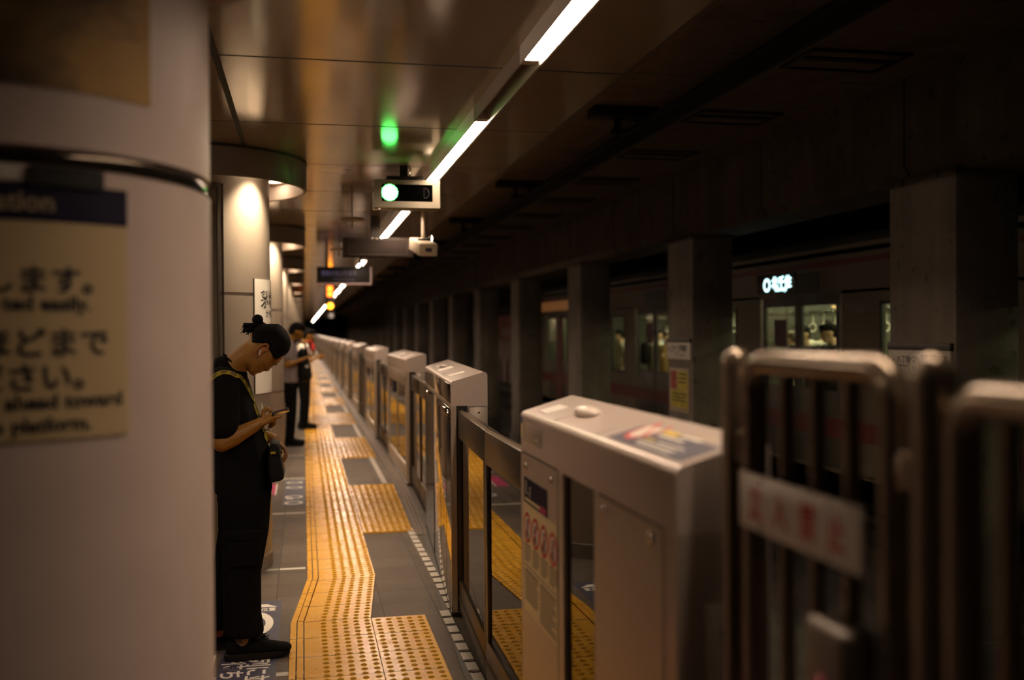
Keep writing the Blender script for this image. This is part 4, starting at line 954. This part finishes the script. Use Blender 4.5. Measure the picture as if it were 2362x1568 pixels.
# right ear
ex, ez = px((603, 808))[0], px((603, 808))[2]; er = MB(); path = []
for k in range(15):
    a = math.radians(-35+k*19); path.append((ex+0.0265*math.cos(a)*1.2+0.016*math.sin(a)*0.6, HEADY-0.081-0.004*math.sin(a), ez+0.031*math.sin(a)*0.9+0.012*math.cos(a)))
er.tube(path, [0.006]*13+[0.007, 0.006], 10); er.hull(((ex-0.012, HEADY-0.074, ez-0.022), (0.010, 0.008, 0.014)), ((ex+0.01, HEADY-0.073, ez+0.006), (0.014, 0.006, 0.018)))
MN(remeshed(er, 0.0026, 2), 'ear', mat('lit ear skin', (0.32, 0.12, 0.03), 0.5), bodyo)  # redder skin copy, the light on the ear put into its colour
# eyelid, brow and mouth line on the visible profile
for n_, a, b, r, m in (('brow', (628, 835), (645, 828), 0.0035, HAIR), ('eyelash', (629, 842), (637, 842.5), 0.0022, HAIR), ('mouth', (592, 856), (602, 858.5), 0.0018, mat('lip', (0.22, 0.08, 0.05), 0.5))):
    A_, B_ = px(a), px(b); yy = HEADY-(0.030 if n_ != 'mouth' else 0.018)
    MB().tube([(A_[0], yy-0.012, A_[2]), ((A_[0]+B_[0])/2, yy-0.008, (A_[2]+B_[2])/2), (B_[0], yy+0.006, B_[2])], r, 8).build(n_, m, bodyo)
# hair: shaved sides under a long swept top, bun and loose tail
hair_poly = XZ([(574, 788), (579, 770), (588, 754), (600, 748), (614, 746), (630, 746.5), (642, 747), (652, 754), (662, 765), (669, 780), (671, 792), (669, 806), (662, 815), (655, 822), (649, 821), (642, 828), (634, 829), (627, 815), (620, 800), (612, 793), (600, 790), (588, 791)])
hm = inflate(hair_poly, 0.083, 0.050, 0.0044, hair_poly[:14], Y=HEADY)
ho = MN(remeshed(hm, 0.0052, 4), 'hair', HAIR, bodyo)
bx_, bz_ = px((594, 737))[0], px((594, 737))[2]
bn = MB(); bn.sphere((bx_, HEADY, bz_), (0.0275, 0.028, 0.0265), 20, 14); bn.hull(((bx_+0.012, HEADY, bz_-0.02), 0.016), ((bx_+0.035, HEADY, bz_-0.030), 0.012)); MN(remeshed(bn, 0.004, 2), 'hair_bun', HAIR, ho)
tail = MB(); rnd = random.Random(11)
for k in range(70):
    p0 = Vector(px((590+rnd.uniform(-3, 8), 755+rnd.uniform(-6, 8)), HEADY+rnd.uniform(-0.03, 0.03))); e = Vector(px((560+rnd.uniform(0, 26), 748+rnd.uniform(-3, 20)), HEADY+rnd.uniform(-0.03, 0.03)))
    mid = (p0+e)/2+Vector((0, 0, rnd.uniform(0.002, 0.012))); q = e+Vector((rnd.uniform(-0.016, 0.010), rnd.uniform(-0.01, 0.01), rnd.uniform(-0.022, 0.004)))
    tail.tube([p0, mid, e, q], [0.006, 0.0055, 0.0035, 0.0006], 5)
MN(tail, 'hair_tail', HAIR, ho)
bd = MB(); a_, b_ = px((601, 809)), px((599.5, 819)); bd.hull(((a_[0], HEADY-0.086, a_[2]), 0.0055), ((a_[0]+0.002, HEADY-0.088, a_[2]+0.002), 0.0050)); bd.tube([(a_[0], HEADY-0.089, a_[2]), (b_[0], HEADY-0.087, b_[2])], 0.0028, 8)
MN(bd, 'earphone', mat('white earphone', (0.80, 0.74, 0.66), 0.3), bodyo)
er = MB()
for (q, r) in (((590.5, 822), 0.0022), ((593, 827), 0.0024), ((595.5, 824), 0.0020), ((596.5, 833.5), 0.0026)): P_ = px(q); er.sphere((P_[0], HEADY-0.079, P_[2]), r, 8, 6)
P_ = px((592.5, 823)); er.tube([(P_[0]+0.006*math.cos(a), HEADY-0.079, P_[2]+0.008*math.sin(a)) for a in [k*PI/6 for k in range(12)]], 0.0011, 6, closed=True)
MN(er, 'earring', mat('silver earring', (0.9, 0.86, 0.8), 0.12, 1.0), bodyo)
# shirt
sh = MB(); T5 = 5.08
secs = [((-0.385, 1.405), (0.070, 0.115)), ((-0.375, 1.350), (0.112, 0.185)), ((-0.358, 1.25), (0.122, 0.185)), ((-0.325, 1.10), (0.140, 0.175)), ((-0.300, 0.95), (0.148, 0.172)), ((-0.295, 0.80), (0.143, 0.172))]
for (c0_, r0_), (c1_, r1_) in zip(secs, secs[1:]): sh.hull(((c0_[0], T5, c0_[1]), (r0_[0], r0_[1], 0.02)), ((c1_[0], T5, c1_[1]), (r1_[0], r1_[1], 0.02)))
sh.hull(((-0.388, 5.07, 1.446), (0.042, 0.090, 0.024)), ((-0.300, 5.07, 1.378), (0.030, 0.085, 0.022)), ((-0.375, 5.08, 1.34), (0.105, 0.16, 0.02)))
for S, E in ((arm_sh, elb), (l_sh, l_el)): limb(sh, [(S+Vector((0, 0, 0.005)), 0.075), (S+(E-S)*0.40, 0.080), (S+(E-S)*0.70, 0.080)])
shirt = MN(remeshed(sh, 0.009, 3), 'shirt', TEE)
MB().lathe([(0.066, 0.0), (0.074, 0.006), (0.070, 0.016)], (0, 0), 32).map(lambda p: (-0.332+p.x*0.78, 5.065+p.y*1.05, 1.424+p.z-p.x*0.62)).build('collar', TEE, shirt)
pr = MB(); pr.prism([(5.00, 1.165), (5.03, 1.24), (5.045, 1.20), (5.06, 1.24), (5.10, 1.16), (5.06, 1.175)], 'x', 0, 0.002)
pr.map(lambda p: (-0.330+0.128+(1.25-p.z)*0.10+p.x-((p.y-T5)/0.19)**2*0.05, p.y-0.02, p.z)); pr.build('chest_print', WINK, shirt)
# trousers
tr = MB(); tr.hull(((-0.295, 5.08, 0.88), (0.128, 0.155, 0.03)), ((-0.292, 5.08, 0.76), (0.135, 0.160, 0.05)))
limb(tr, [((-0.285, 5.00, 0.80), (0.130, 0.095, 0.06)), ((-0.280, 4.99, 0.62), (0.112, 0.090, 0.05)), ((-0.303, 4.98, 0.42), (0.096, 0.085, 0.05)), ((-0.300, 4.98, 0.22), (0.092, 0.080, 0.05)), ((-0.295, 4.98, 0.13), (0.100, 0.084, 0.025))])
limb(tr, [((-0.30, 5.15, 0.80), (0.130, 0.095, 0.06)), ((-0.32, 5.17, 0.60), (0.110, 0.090, 0.05)), ((-0.36, 5.18, 0.42), (0.096, 0.085, 0.05)), ((-0.42, 5.18, 0.22), (0.090, 0.080, 0.05)), ((-0.43, 5.18, 0.12), (0.098, 0.084, 0.025))])
tro = MN(remeshed(tr, 0.009, 2), 'trousers', TROU)
cp = MB(); cp.box(-0.36, -0.21, 4.885, 4.902, 0.47, 0.63, 0.006); cp.box(-0.365, -0.205, 4.880, 4.900, 0.595, 0.640, 0.006); MN(cp, 'cargo_pocket', TROU, tro)
for (p, yw) in (((-0.295, 4.98, 0.0), 0.06), ((-0.425, 5.19, 0.0), -0.05)):
    u, so = shoe_mesh(p, yw, 0.30); sho = MN(u, 'shoe', SHOE); MN(so, 'shoe_sole', SOLE, sho)
    lc = MB()
    for k in range(4): x = p[0]+0.055+k*0.024; lc.tube([(x, p[1]-0.026, 0.086-k*0.008), (x+0.006, p[1], 0.104-k*0.010), (x, p[1]+0.026, 0.086-k*0.008)], 0.0032, 6)
    for s in (-1, 1): lc.tube([(p[0]+0.075, p[1], 0.096), (p[0]+0.10, p[1]+s*0.022, 0.112), (p[0]+0.118, p[1]+s*0.026, 0.098), (p[0]+0.085, p[1]+s*0.006, 0.094)], 0.0026, 6)
    MN(lc, 'laces', BAGM, sho)
    MB().lathe([(0.040, 0.085), (0.038, 0.15)], (p[0]-0.012, p[1]), 20).build('sock', mat('grey sock', (0.10, 0.085, 0.075), 0.9), sho)
# hands: the right one holds the phone, the left hangs before the bag
d_ = Vector((1.0, 0.02, 0.30)).normalized(); hw = wri
hn = MB()
pal = [px((612, 969), 4.93), px((630, 957), 4.93)]
for oy in (-0.026, -0.008, 0.010, 0.026): hn.hull(((wri.x+0.004, wri.y+oy*0.6, wri.z-0.004), 0.017), ((pal[1][0]-0.012, 4.93+oy, pal[1][2]-0.012+0.010*(oy > 0)), 0.0155))
def chain(*ps, r=0.0095):
    for a, b in zip(ps, ps[1:]): hn.hull((a, r), (b, r*0.93))
chain(px((626, 961), 4.908), px((637, 959.5), 4.904), px((647, 957.5), 4.906))                       # index stretched under the phone
chain(px((628, 966), 4.916), px((634, 969), 4.912), px((630, 975), 4.922)); chain(px((627, 971), 4.926), px((632, 975), 4.924), px((626, 979), 4.932)); chain(px((623, 975), 4.938), px((627, 980), 4.938), px((621, 982), 4.944), r=0.0085)
chain(px((606, 962), 4.93), px((608, 945), 4.935), px((616, 938.5), 4.938), px((624, 946), 4.940), r=0.0105)  # thumb over the screen
MN(remeshed(hn, 0.0042, 3), 'hand', SKIN, bodyo)
lh = hand_mesh(l_wr, (0.60, -0.15, -0.55), (-0.55, -0.1, -0.6), 0.88, 0.95, 1); MN(remeshed(lh, 0.0045, 3), 'hand', mat('left hand skin', (0.24, 0.115, 0.05), 0.5), bodyo)
# phone, bag
ph = thing('phone', 'dark phone held in the right hand of the man in black', 'phone', (-0.10, 4.93, 1.19))
pb = MB(); pb.box(-0.040, 0.042, -0.036, 0.036, -0.0055, 0.0045, 0.004, 3); Mp = Matrix.Translation(px((647, 948), 4.932)) @ Euler((math.radians(-14), math.radians(-16), 0)).to_matrix().to_4x4(); pb.map(lambda p: Mp @ p); pb.build('case', mat('phone case', (0.07, 0.055, 0.062), 0.25), ph)
sc_ = MB(); sc_.box(-0.036, 0.038, -0.032, 0.032, 0.0046, 0.0052); sc_.map(lambda p: Mp @ p); sc_.build('screen', mat('phone screen', (0.01, 0.01, 0.012), 0.08), ph)
cl = MB(); cl.box(0.022, 0.040, -0.032, -0.012, -0.0065, -0.0045, 0.001); cl.map(lambda p: Mp @ p); cl.build('camera_bump', BLACK, ph)
bag = thing('shoulder_bag', 'small black shoulder bag on a yellow lettered strap worn by the man in black', 'bag', (-0.13, 4.97, 0.86))
bb = MB(); bb.prism([px((622, 1020))[::2], px((640, 1024))[::2], px((654, 1096))[::2], px((650, 1103))[::2], px((622, 1108))[::2], px((616, 1060))[::2]], 'y', 4.90, 5.10, 0.012, 3); bb.build('pouch', BAGM, bag)
bb = MB(); bb.prism([px((623, 1016))[::2], px((642, 1020))[::2], px((646, 1048))[::2], px((622, 1044))[::2]], 'y', 4.893, 5.105, 0.006, 2); bb.build('flap', BAGM, bag)
MB().box(px((624, 1038))[0], px((635, 1038))[0], 4.888, 4.894, px((624, 1041))[2], px((624, 1036))[2]).build('yellow_tab', STRAP, bag)
def ribbon(pts, outs, w, th=0.003):
    mb = MB(); bm = mb.bm; A = []; P = [Vector(p) for p in pts]
    for i, p in enumerate(P):
        tn = (P[min(i+1, len(P)-1)]-P[max(i-1, 0)]).normalized(); o = Vector(outs[i]); o = (o-tn*o.dot(tn)).normalized(); s = tn.cross(o)
        A.append([bm.verts.new(q) for q in (p+s*w/2, p-s*w/2, p-s*w/2+o*th, p+s*w/2+o*th)])
    for a, b in zip(A, A[1:]):
        for j in range(4): bm.faces.new((a[j], b[j], b[(j+1) % 4], a[(j+1) % 4]))
    bm.faces.new(A[0]); bm.faces.new(A[-1]); return mb
from mathutils.bvhtree import BVHTree
def on_shirt(path, n=5):
    """points on the shirt's camera-side surface along a side-view path of (x, z)"""
    bv = BVHTree.FromPolygons([v.co + Vector(FEET) for v in shirt.data.vertices], [p.vertices[:] for p in shirt.data.polygons]); P = []; N = []
    for (x0, z0), (x1, z1) in zip(path, path[1:]):
        for k in range(n):
            x, z = x0+(x1-x0)*k/n, z0+(z1-z0)*k/n
            for sh_ in range(12):
                hit = bv.ray_cast(Vector((x-0.006*sh_, 4.0, z)), Vector((0, 1, 0)))
                if hit[0] is not None: P.append(hit[0]+hit[1]*0.002); N.append(hit[1]); break
    P2 = [P[0]]+[(P[i-1]+P[i]*2+P[i+1])/4 for i in range(1, len(P)-1)]+[P[-1]]
    return P2, N
sp, so_ = on_shirt([(-0.50, 1.30), (-0.465, 1.335), (-0.430, 1.362), (-0.400, 1.385), (-0.370, 1.397), (-0.335, 1.390), (-0.305, 1.372), (-0.285, 1.345), (-0.270, 1.315), (-0.250, 1.268), (-0.229, 1.215), (-0.212, 1.165), (-0.198, 1.12), (-0.180, 1.08), (-0.168, 1.045)])
rb = ribbon(sp, so_, 0.023).build('strap', STRAP, bag)
tm = lambda b, s, p, r, u: text(b, s, p, r, u, INK, bag, 'lettering', 0.0004)
dk = MB()
for i in range(3, len(sp)-4, 6):
    for j, ch in enumerate('NOTTION'[i % 3:i % 3+4]):
        a, b = Vector(sp[min(i+j, len(sp)-2)]), Vector(sp[min(i+j+1, len(sp)-1)]); o = Vector(so_[min(i+j, len(so_)-1)]); tn = (b-a).normalized(); o = (o-tn*o.dot(tn)).normalized(); up = o.cross(tn)
        text(ch, 0.018, a+o*0.0036-up*0.0065, tn, up, INK, rb, 'lettering', 0.0006)
# ---------------------------------------------------------------- two people farther along
m2 = make_person('man in a pale grey shirt and black trousers with a pack on his chest', (-0.19, 14.3, 0), 0.0, GREY, TROU, skin=SKIN, h=1.76, pose='phone', bend=0.5)
bp = thing('backpack', 'black backpack worn on the chest of the man in the pale shirt', 'backpack', (0.05, 14.3, 0.85))
q = MB(); q.hull(((0.005, 14.3, 1.00), (0.105, 0.15, 0.12)), ((-0.015, 14.3, 1.27), (0.075, 0.13, 0.10))); q.hull(((0.03, 14.3, 0.98), (0.09, 0.12, 0.09)), ((0.03, 14.3, 1.10), (0.07, 0.11, 0.07))); remeshed(q, 0.014, 3).build('pack', BAGM, bp)
for s in (-1, 1): MB().tube([(0.05, 14.3+s*0.10, 1.26), (0.02, 14.3+s*0.11, 1.42), (-0.08, 14.3+s*0.11, 1.48), (-0.20, 14.3+s*0.12, 1.40), (-0.22, 14.3+s*0.13, 1.15)], 0.016, 8).build('strap', BAGM, bp)
MB().lathe([(0.0, 0.0), (0.022, 0.0)], (0, 0), 16).map(lambda p: (0.045+p.x, 14.140, 1.11+p.y)).build('badge', WINK, bp)
p2_ = thing('phone', 'dark phone held by the man with the chest pack', 'phone', (0.20, 14.27, 1.24))
q = MB(); q.box(-0.075, 0.075, -0.038, 0.038, -0.005, 0.005, 0.004); Mq = Matrix.Translation((0.205, 14.28, 1.275)) @ Euler((0, math.radians(-18), 0)).to_matrix().to_4x4(); q.map(lambda p: Mq @ p); q.build('case', BLACK, p2_)
q = MB(); q.box(-0.07, 0.07, -0.034, 0.034, 0.0052, 0.0058); q.map(lambda p: Mq @ p); q.build('screen', mat('phone screen', (0.01, 0.01, 0.012), 0.08), p2_)
m3 = make_person('person in a white top with a red bag half hidden behind the chest pack man', (0.0, 16.6, 0.017), 0.15, mat('white top', (0.72, 0.62, 0.55), 0.8), TROU, skin=SKIN, h=1.66, pose='one', bend=0.3)
rb_ = thing('red_bag', 'red bag at the chest of the half hidden person', 'bag', (0.16, 16.45, 1.2))
q = MB(); q.hull(((0.150, 16.50, 1.38), (0.026, 0.04, 0.022)), ((0.155, 16.50, 1.30), (0.030, 0.05, 0.025))); remeshed(q, 0.010, 2).build('pouch', mat('red nylon', (0.55, 0.02, 0.015), 0.6), rb_)
MB().tube([(0.15, 16.47, 1.40), (0.11, 16.45, 1.455), (0.04, 16.44, 1.43)], 0.007, 8).build('strap', mat('red nylon', (0.55, 0.02, 0.015), 0.6), rb_)

# ================================================================ train beyond the pillars
TX, TW = 5.8, 2.75
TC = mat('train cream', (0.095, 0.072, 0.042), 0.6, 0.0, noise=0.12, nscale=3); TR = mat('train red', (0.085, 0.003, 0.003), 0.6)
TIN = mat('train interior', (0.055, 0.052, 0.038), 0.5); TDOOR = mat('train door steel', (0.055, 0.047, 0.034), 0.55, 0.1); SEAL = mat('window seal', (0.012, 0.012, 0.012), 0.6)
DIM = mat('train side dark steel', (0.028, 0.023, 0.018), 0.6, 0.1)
def make_train(ya, yb, doors, wins, label, lamps=True):
    t = thing('train_car', label, 'train', (TX+TW/2, (ya+yb)/2, -1.0)); B = lambda mb, n, m, p=t: mb.build(n, m, p)
    ops = sorted([(d-0.99, d+0.99, 'd') for d in doors]+[(a, b, 'w') for a, b in wins])
    side = MB(); th = 0.06
    side.box(TX, TX+th, ya, yb, 1.97, 2.50); side.box(TX, TX+th, ya, yb, -0.15, 0.02)
    y = ya
    for a, b, k in ops:
        if a > y: side.box(TX, TX+th, y, a, 0.0, 2.0)
        if k == 'w': side.box(TX, TX+th, a, b, 0.0, 0.82); side.box(TX, TX+th, a, b, 1.85, 2.0)
        y = b
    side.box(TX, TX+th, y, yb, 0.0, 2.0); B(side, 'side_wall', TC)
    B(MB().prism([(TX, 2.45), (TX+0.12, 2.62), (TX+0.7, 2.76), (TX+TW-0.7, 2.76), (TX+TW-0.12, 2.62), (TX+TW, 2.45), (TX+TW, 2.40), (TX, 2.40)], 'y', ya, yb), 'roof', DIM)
    B(MB().box(TX-0.006, TX, ya, yb, 2.285, 2.345), 'roof_stripe', TR); B(MB().box(TX-0.006, TX, ya, yb, 0.37, 0.58), 'waist_stripe', TR)
    B(MB().box(TX+TW-0.06, TX+TW, ya, yb, -0.15, 2.45), 'far_wall', TIN); B(MB().box(TX, TX+TW, ya, yb, -0.15, -0.02), 'floor_pan', DIM)
    B(MB().box(TX+0.06, TX+TW-0.06, ya, yb, 2.12, 2.2), 'cabin_ceiling', TIN)
    for yy in (ya, yb): B(MB().box(TX, TX+TW, yy-0.03, yy+0.03, -0.15, 2.45), 'end_wall', TIN)
    for yc in (ya+2.5, yb-2.5): B(MB().box(TX+0.4, TX+TW-0.4, yc-1.4, yc+1.4, -1.0, -0.2, 0.05), 'bogie', BLACK)
    for d in doors:
        for s in (-1, 1):
            c = d+s*0.475
            lf = MB(); a, b = c-0.47, c+0.47; x0, x1 = TX+0.012, TX+0.045
            lf.box(x0, x1, a, b, 0.02, 0.88, 0.003); lf.box(x0, x1, a, b, 1.86, 1.97, 0.003); lf.box(x0, x1, a, a+0.075, 0.87, 1.87); lf.box(x0, x1, b-0.075, b, 0.87, 1.87)
            dl = B(lf, 'door', TDOOR)
            B(MB().box(x0+0.010, x0+0.016, a+0.07, b-0.07, 0.87, 1.87), 'door_window', CLEAR, dl)
            sm = MB()
            for q in ((a+0.07, a+0.085, 0.87, 1.87), (b-0.085, b-0.07, 0.87, 1.87), (a+0.07, b-0.07, 1.855, 1.87), (a+0.07, b-0.07, 0.87, 0.885)): sm.box(x0-0.003, x0+0.01, *q)
            B(sm, 'window_seal', SEAL, dl)
        dp = B(MB().box(TX-0.004, TX+0.02, d-0.52, d+0.52, 2.00, 2.24, 0.0), 'door_header', DIM)
    for a, b in wins:
        wf = MB()
        for q in ((a-0.02, a+0.03, 0.80, 1.87), (b-0.03, b+0.02, 0.80, 1.87), (a, b, 1.83, 1.87), (a, b, 0.80, 0.84)): wf.box(TX-0.008, TX+0.02, *q)
        w = B(wf, 'window_frame', SEAL); B(MB().box(TX+0.02, TX+0.026, a, b, 0.82, 1.85), 'window_pane', CLEAR, w)
    if lamps:
        for x in (TX+0.85, TX+TW-0.85):
            y = ya+0.5
            while y < yb-1.2: B(MB().box(x-0.05, x+0.05, y, y+1.1, 2.10, 2.122), 'cabin_lamp', emis('train lamp', (1.0, 0.93, 0.62), TRAIN_POWER)); y += 1.4
    hr = MB(); hr.cyl((TX+0.75, ya+0.3, 1.80), (TX+0.75, yb-0.3, 1.80), 0.016, 8); hr.cyl((TX+TW-0.75, ya+0.3, 1.80), (TX+TW-0.75, yb-0.3, 1.80), 0.016, 8); B(hr, 'strap_rail', CHROME)
    for d in doors:
        for s in (-1, 1): B(MB().cyl((TX+0.35, d+s*0.95, 0), (TX+0.35, d+s*0.95, 2.1), 0.017, 8), 'grab_pole', CHROME)
        k = 0
        for yy in [d-1.5+0.28*j for j in range(11)]:
            st = MB(); st.tube([(TX+0.75+0.052*math.cos(a), yy, 1.60+0.052*math.sin(a)) for a in [j*PI/6 for j in range(12)]], 0.009, 6, closed=True); st.box(TX+0.745, TX+0.755, yy-0.012, yy+0.012, 1.65, 1.79)
            B(st, 'hanging_strap', WINK)
    return t
car = make_train(3.6, 20.4, (6.1, 10.98, 15.95), ((7.5, 9.22), (12.7, 14.3), (17.55, 18.3)), 'cream train car with red stripes and lit windows beyond the concrete pillars')
# lit destination display beside the door, running number
sg = MB(); sg.box(TX-0.012, TX, 11.02, 12.05, 2.03, 2.27, 0.003); ds = sg.build('destination_display', mat('display black', (0.008, 0.008, 0.009), 0.3), car)
LED = emis('cyan white led', (0.55, 0.95, 1.0), 3.2)
text('北千住', 0.155, (TX-0.0135, 11.63, 2.105), (0, -1, 0), (0, 0, 1), LED, ds, 'lettering', 0.005, sx=1.12); text('Kita-Senju', 0.075, (TX-0.0135, 11.54, 2.055), (0, -1, 0), (0, 0, 1), LED, ds, 'lettering', 0.002, sx=1.0)
rg = MB(); rg.lathe([(0.055, 0), (0.085, 0)], (0, 0), 24); rg.map(lambda p: (TX-0.0135, 11.76+p.x*1.1, 2.140+p.y)); rg.build('line_mark', LED, ds)
text('77706', 0.14, (TX-0.001, 9.93, 1.745), (0, -1, 0), (0, 0, 1), mat('number grey', (0.13, 0.11, 0.12), 0.5), car, 'lettering', 0.002, sx=1.15)
MB().box(TX+0.018, TX+0.022, 11.30, 11.62, 1.36, 1.70).build('door_notice', mat('dark red notice', (0.06, 0.01, 0.012), 0.6), car)
MB().box(TX+0.018, TX+0.022, 16.1, 16.42, 1.36, 1.70).build('door_notice', mat('dark red notice', (0.06, 0.01, 0.012), 0.6), car)
car2 = make_train(20.8, 25.4, (22.6,), (), 'second train car with a lit orange header seen between two pillars')
MB().box(TX-0.02, TX-0.006, 21.4, 24.0, 2.05, 2.27).build('orange_header', emis('orange header', (1.0, 0.35, 0.08), 0.10), car2)
MB().box(TX-0.008, TX+0.03, 22.1, 22.55, 0.05, 1.95).build('red_door_panel', mat('maroon door', (0.10, 0.015, 0.012), 0.5), car2)
W1 = mat('white shirt', (0.75, 0.70, 0.58), 0.8); B1 = mat('pale blue shirt', (0.36, 0.42, 0.52), 0.8); K1 = mat('dark jacket', (0.03, 0.03, 0.035), 0.8); O1 = mat('tan shirt', (0.55, 0.33, 0.12), 0.8); BR = mat('brown hair', (0.05, 0.025, 0.012), 0.5)
pas = [('passenger in a white blouse with brown hair by the train door notice', TX+0.90, 12.75, 2.2, W1, BR, 1.60, 'one'), ('passenger in a white shirt and dark vest in the right train door pane', TX+0.38, 11.50, -2.6, K1, HAIR, 1.68, 'down'),
       ('passenger holding a hanging strap in the right train door pane', TX+0.95, 12.05, 0.6, W1, HAIR, 1.74, 'strap'), ('passenger in a dark jacket with a masked face behind the right train door pane', TX+0.42, 10.90, PI, K1, HAIR, 1.70, 'one'),
       ('passenger with a dark pack seen through the second train door', TX+0.42, 17.10, 0.2, W1, HAIR, 1.66, 'down'), ('passenger in a blue shirt in the second train door', TX+0.95, 18.1, 2.4, B1, HAIR, 1.70, 'phone'),
       ('passenger in a tan shirt beside the second door pillar edge', TX+0.38, 16.35, -2.2, O1, BR, 1.62, 'one'), ('passenger in white by the narrow train window', TX+0.45, 19.1, 3.0, W1, HAIR, 1.64, 'down')]
for lab, x, y, rz, shm, hrm, h, po in pas:
    make_person(lab, (x, y, -0.02), rz, shm, TROU, hrm, SKIN2, h, po, 'long' if shm is K1 else 'short', 0.2, 0.018)
pk = thing('rucksack', 'dark rucksack on the passenger in the second train door', 'backpack', (TX+0.22, 17.06, 1.0)); q = MB(); q.hull(((TX+0.21, 17.06, 1.06), (0.09, 0.15, 0.10)), ((TX+0.22, 17.06, 1.30), (0.07, 0.13, 0.08))); remeshed(q, 0.014, 3).build('pack', BAGM, pk)
# ---------------------------------------------------------------- advertisement on the far wall
ad = thing('billboard', 'red and white advertisement billboard on the far wall between distant pillars', 'billboard', (9.0, 46, -0.8))
MB().box(8.98, 9.1, 42.2, 52.0, -0.85, 2.42, 0.01).build('frame', BLACK, ad); MB().box(8.96, 8.98, 42.5, 51.7, -0.75, 2.30).build('red_face', mat('billboard red', (0.50, 0.20, 0.16), 0.5, noise=0.3, nscale=1.5), ad)
MB().box(8.95, 8.96, 42.5, 50.0, -0.75, 1.15).build('white_face', mat('billboard white', (0.55, 0.42, 0.38), 0.5, noise=0.3, nscale=1.2), ad)
MB().box(8.95, 8.96, 42.6, 45.0, 1.35, 1.72).build('caption_patch', mat('billboard caption', (0.60, 0.45, 0.42), 0.5), ad)
fg = MB()
for k in range(5): fg.prism([(43.4+k*1.45, -0.74), (44.1+k*1.45, -0.74), (44.0+k*1.45, 0.1), (43.75+k*1.45, 0.45), (43.5+k*1.45, 0.1)], 'x', 8.94, 8.95)
fg.build('figure_shapes', mat('billboard dark', (0.10, 0.06, 0.05), 0.6), ad)
